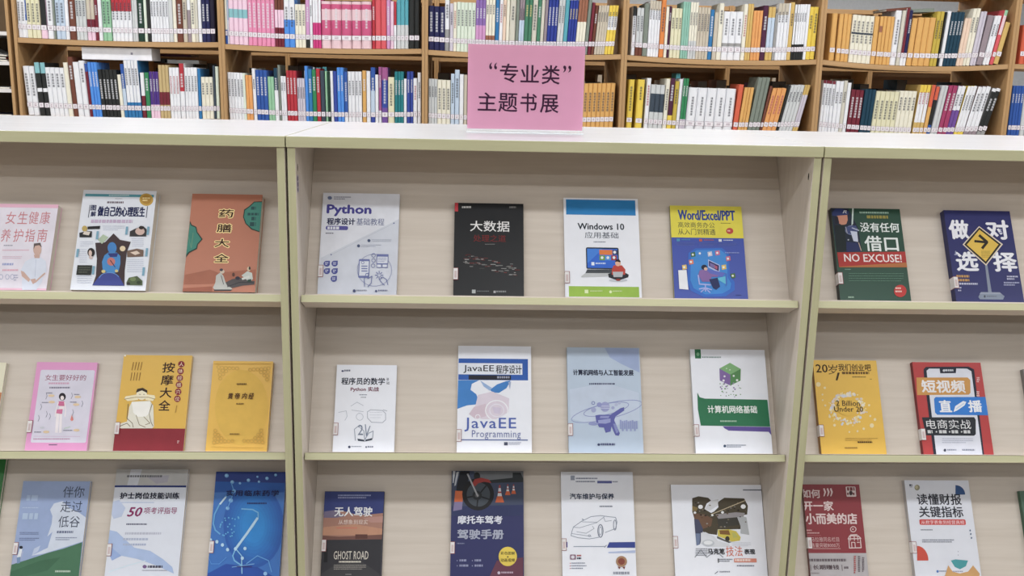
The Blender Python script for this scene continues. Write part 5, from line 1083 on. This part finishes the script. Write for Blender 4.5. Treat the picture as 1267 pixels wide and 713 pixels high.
# the 300 that show largest are things of their own, the thinnest ones stay one mass
PEND.sort(key=lambda q: -q[0])
thin = MB()
for rank, (_, _, b) in enumerate(PEND):
    meshes = spine_book(b['wd'], b['ht'], 0.15 if b['wd'] < .012 else .165, b['bands'], b['title'], None)
    if rank < 300:
        shelf = 'upper' if b['up'] else 'lower'; bayw = '%s bay' % ORD[b['bay']]
        root = empty('shelved_book', b['loc'], (0, b['ph'], 0))
        tag(root, '%s book, %s on %s shelf, %s past the magazine rack' % (words(b['bands']), nth(b['no']), shelf, bayw), 'book', 'books on the %s shelf of the %s' % (shelf, bayw))
        for nm, me in zip(('cover', 'page_block', 'call_number_sticker', 'spine_title'), meshes):
            if me: link(nm, me, root)
    else:
        M4 = Matrix.Translation(b['loc']) @ Matrix.Rotation(b['ph'], 4, 'Y')
        for me in meshes:
            if not me: continue
            i0 = len(thin.v); thin.v += [tuple(M4 @ v.co) for v in me.vertices]
            mi = [thin.mi(m) for m in me.materials]
            for pl in me.polygons: thin.f.append(tuple(i0 + i for i in pl.vertices)); thin.m.append(mi[pl.material_index])
th_ = thin.build('thin_books'); th_['kind'] = 'stuff'
tag(th_, 'very thin booklets wedged among the books of the tall shelves and behind the sign', 'books')

# ------------------------------------------------------------------ things lying in the gaps of the shelving
def flat_book(name, x0, x1, y, z, d, th, code, label, tilt=0.0, rot=0.0):
    root = empty(name, ((x0 + x1) / 2, y, z), (0, tilt, rot)); tag(root, label, 'book', 'books laid flat on top of the rows')
    m = mat(CC[code][0]); wd = (x1 - x0) / 2
    mb = MB(); mb.box((-wd, 0, 0), (wd, d, .0012), m); mb.box((-wd, 0, th - .0012), (wd, d, th), m); mb.box((-wd, -.0012, 0), (wd, 0, th), m); mb.build('cover', root)
    mb = MB(); mb.box((-wd + .002, .0, .0012), (wd - .002, d - .002, th - .0012), M_PAGE); mb.build('page_block', root)
    return root
def XZ(px, py, Y):
    q = on_plane(px, py, (0, Y, 0), Vector((0, 1, 0))); return q.x, q.z
# white file box laid on top of the first bay's lower row
yb_ = BY + 0.028
ax, az = XZ(100.5, 57.5, yb_); bx_, bz = XZ(188, 75.2, yb_)
az = min(az, ZB + ZOFF[1] - 0.022 - 0.012)
bz = z_of(74.4, (ax + bx_) / 2, yb_)
wb = empty('white_box', (ax, yb_, bz)); tag(wb, 'flat white box laid on top of the lower row, first bay', 'box')
mb = MB(); mb.box((0, 0, 0), (bx_ - ax, 0.13, az - bz), mat((230, 230, 236))); bevel(mb.build('box_body', wb), .002)
mb = MB(); q = (bx_ - ax) * .70; hz = (az - bz) * .45
mb.poly([(q, -.0004, hz), (q + .010, -.0004, hz), (q + .010, -.0004, hz + .010), (q, -.0004, hz + .010)], mat((150, 150, 165))); mb.build('small_mark', wb)
def over(bay, up, px0, px1, py, code, d, th, label, tilt=0.0, yy=0.03):
    Y = BY + yy
    x0, z = XZ(px0, py, Y); x1, _ = XZ(px1, py, Y)
    return flat_book('flat_book', x0, x1, Y, z - th / 2, d, th, code, label, tilt)
over(5, 1, 1097, 1127, 11.0, 'BR', .16, .011, 'dark brown book laid flat on top of the tilted books', math.radians(-6))
over(5, 1, 1128, 1156, 12.5, 'GG', .16, .016, 'olive grey book laid flat beside the dark brown one', math.radians(-3), .05)
over(1, 0, 196, 236, 68, 'M2', .14, .009, 'dark plum book laid flat above the white row, first bay', 0, .19)
over(1, 0, 204, 246, 76, 'LG', .15, .016, 'pale book laid flat above the white row, first bay', 0, .17)
over(1, 0, 191, 207, 75, 'K', .15, .020, 'black book laid flat beside the pale one, first bay', 0, .17)

# books standing on the far side of the same shelving, only their tops show over the front rows
rnd = random.Random(4)
FAR = ['K', 'SL', 'BR', 'DT', 'K', 'M2', 'GG', 'K', 'NK', 'TN']
for bay in range(1, 6):
    for k in range(9):
        w_ = rnd.uniform(.045, .07); h_ = rnd.uniform(.215, .262)
        if bay == 1 and k in (2, 3, 4): continue
        x = BX0 + (bay - 1) * BW + .05 + k * .094
        code = rnd.choice(FAR)
        root = empty('far_side_book', (x, BY + .33, ZB + ZOFF[bay] - PITCHS + .001)); tag(root, '%s thick book, %s on the far side of the lower shelf, %s bay' % (CC[code][1], nth(k + 1), ORD[bay]), 'book', 'books on the far side of the lower shelves')
        m = mat(CC[code][0])
        mb = MB(); mb.box((0, 0, 0), (.002, .16, h_), m); mb.box((w_ - .002, 0, 0), (w_, .16, h_), m); mb.box((.002, .158, 0), (w_ - .002, .16, h_), m); mb.build('cover', root)
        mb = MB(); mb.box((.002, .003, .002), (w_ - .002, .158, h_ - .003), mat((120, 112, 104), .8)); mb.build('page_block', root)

# magazine rack at the picture edge, beside the first bay
rack = empty('magazine_rack', (BX0 - BW - .016, BY, 0)); tag(rack, 'oak magazine rack with white shelves, cut off by the picture edge', 'rack')
M_WSH = mat((214, 210, 208), .5)
for x in (0, BW - .013):
    mb = MB(); mb.box((x, 0, 0), (x + .013, .5, 2.32), M_OAKV); mb.build('side_panel', rack)
mb = MB(); mb.box((.014, .48, 0), (BW - .014, .495, 2.3), mat((104, 84, 60), .6)); mb.build('back_panel', rack)
ZR = []
for py in (39, 76, 110, 146):
    _, z = XZ(6, py, BY); ZR.append(z)
    mb = MB(); mb.box((.014, .004, z - .016), (BW - .014, .47, z), M_WSH); mb.build('shelf_board', rack)
def magazine(x0, z, w_, d_, bend, code, label, yo):
    n = 8; root = empty('magazine', (x0, BY + yo, z)); tag(root, label, 'magazine', 'magazines in the rack')
    mb = MB(); m = mat(CC[code][0]); th = .006
    pts = [(w_ * i / n, bend * (1 - i / n) ** 2) for i in range(n + 1)]
    for (a, za), (c, zc) in zip(pts[:-1], pts[1:]):
        mb.poly([(a, 0, za), (c, 0, zc), (c, 0, zc + th), (a, 0, za + th)], M_PAGE)
        mb.poly([(a, 0, za + th), (c, 0, zc + th), (c, d_, zc + th), (a, d_, za + th)], m)
        mb.poly([(a, d_, za), (a, d_, za + th), (c, d_, zc + th), (c, d_, zc)], M_PAGE)
        mb.poly([(a, 0, za), (a, d_, za), (c, d_, zc), (c, 0, zc)], m)
    for (a, za), fl in ((pts[0], 0), (pts[-1], 1)):
        q = [(a, 0, za), (a, 0, za + th), (a, d_, za + th), (a, d_, za)]; mb.poly(q[::-1] if fl else q, m)
    mb.build('cover', root)
xr = BX0 - .016 - .23
magazine(xr, ZR[1] + .001, .2, .26, .05, 'W', 'white curled magazine at the bottom of the rack pile', .02)
magazine(xr - .005, ZR[1] + .012, .2, .26, .055, 'M', 'dark red curled magazine between two white ones', .02)
magazine(xr, ZR[1] + .023, .2, .26, .06, 'LG', 'pale curled magazine on top of the rack pile', .02)
magazine(xr, ZR[3] + .001, .2, .26, 0, 'M', 'dark red magazine lying flat on the lowest rack shelf', .02)
magazine(xr, ZR[3] + .009, .2, .26, 0, 'NK', 'dark magazine lying flat on the dark red one', .02)
magazine(xr, ZR[2] + .001, .2, .26, 0, 'LG', 'pale magazine lying alone on a middle rack shelf', .02)
# a few books on the next row, seen through the gaps
rnd = random.Random(8)
for bay, lst in ((2, (.05, .09, .13, .17, .21)), (4, (.1, .15, .6, .66)), (5, (.3, .36, .42, .55))):
    for k, xo in enumerate(lst):
        code = rnd.choice(['W', 'LB', 'C', 'T2', 'K', 'LG', 'TN']); w_ = rnd.uniform(.02, .034); h_ = rnd.uniform(.24, .29)
        root = empty('next_row_book', (BX0 + (bay - 1) * BW + xo, BY + 1.65 + .03, ZB + ZOFF[bay] - PITCHS + .001)); tag(root, '%s book, %s glimpsed in the next row through the %s bay' % (CC[code][1], nth(k + 1), ORD[bay]), 'book', 'books glimpsed in the next row')
        m = mat(CC[code][0])
        mb = MB(); mb.box((0, 0, 0), (.0015, .15, h_), m); mb.box((w_ - .0015, 0, 0), (w_, .15, h_), m); mb.box((.0015, 0, 0), (w_ - .0015, .0015, h_), m); mb.build('cover', root)
        mb = MB(); mb.box((.0015, .0015, .002), (w_ - .0015, .147, h_ - .002), M_PAGE); mb.build('page_block', root)

bpy.data.objects.remove(_to)
bpy.context.view_layer.update()
print('BOOKS', sum(counts.values()), counts)
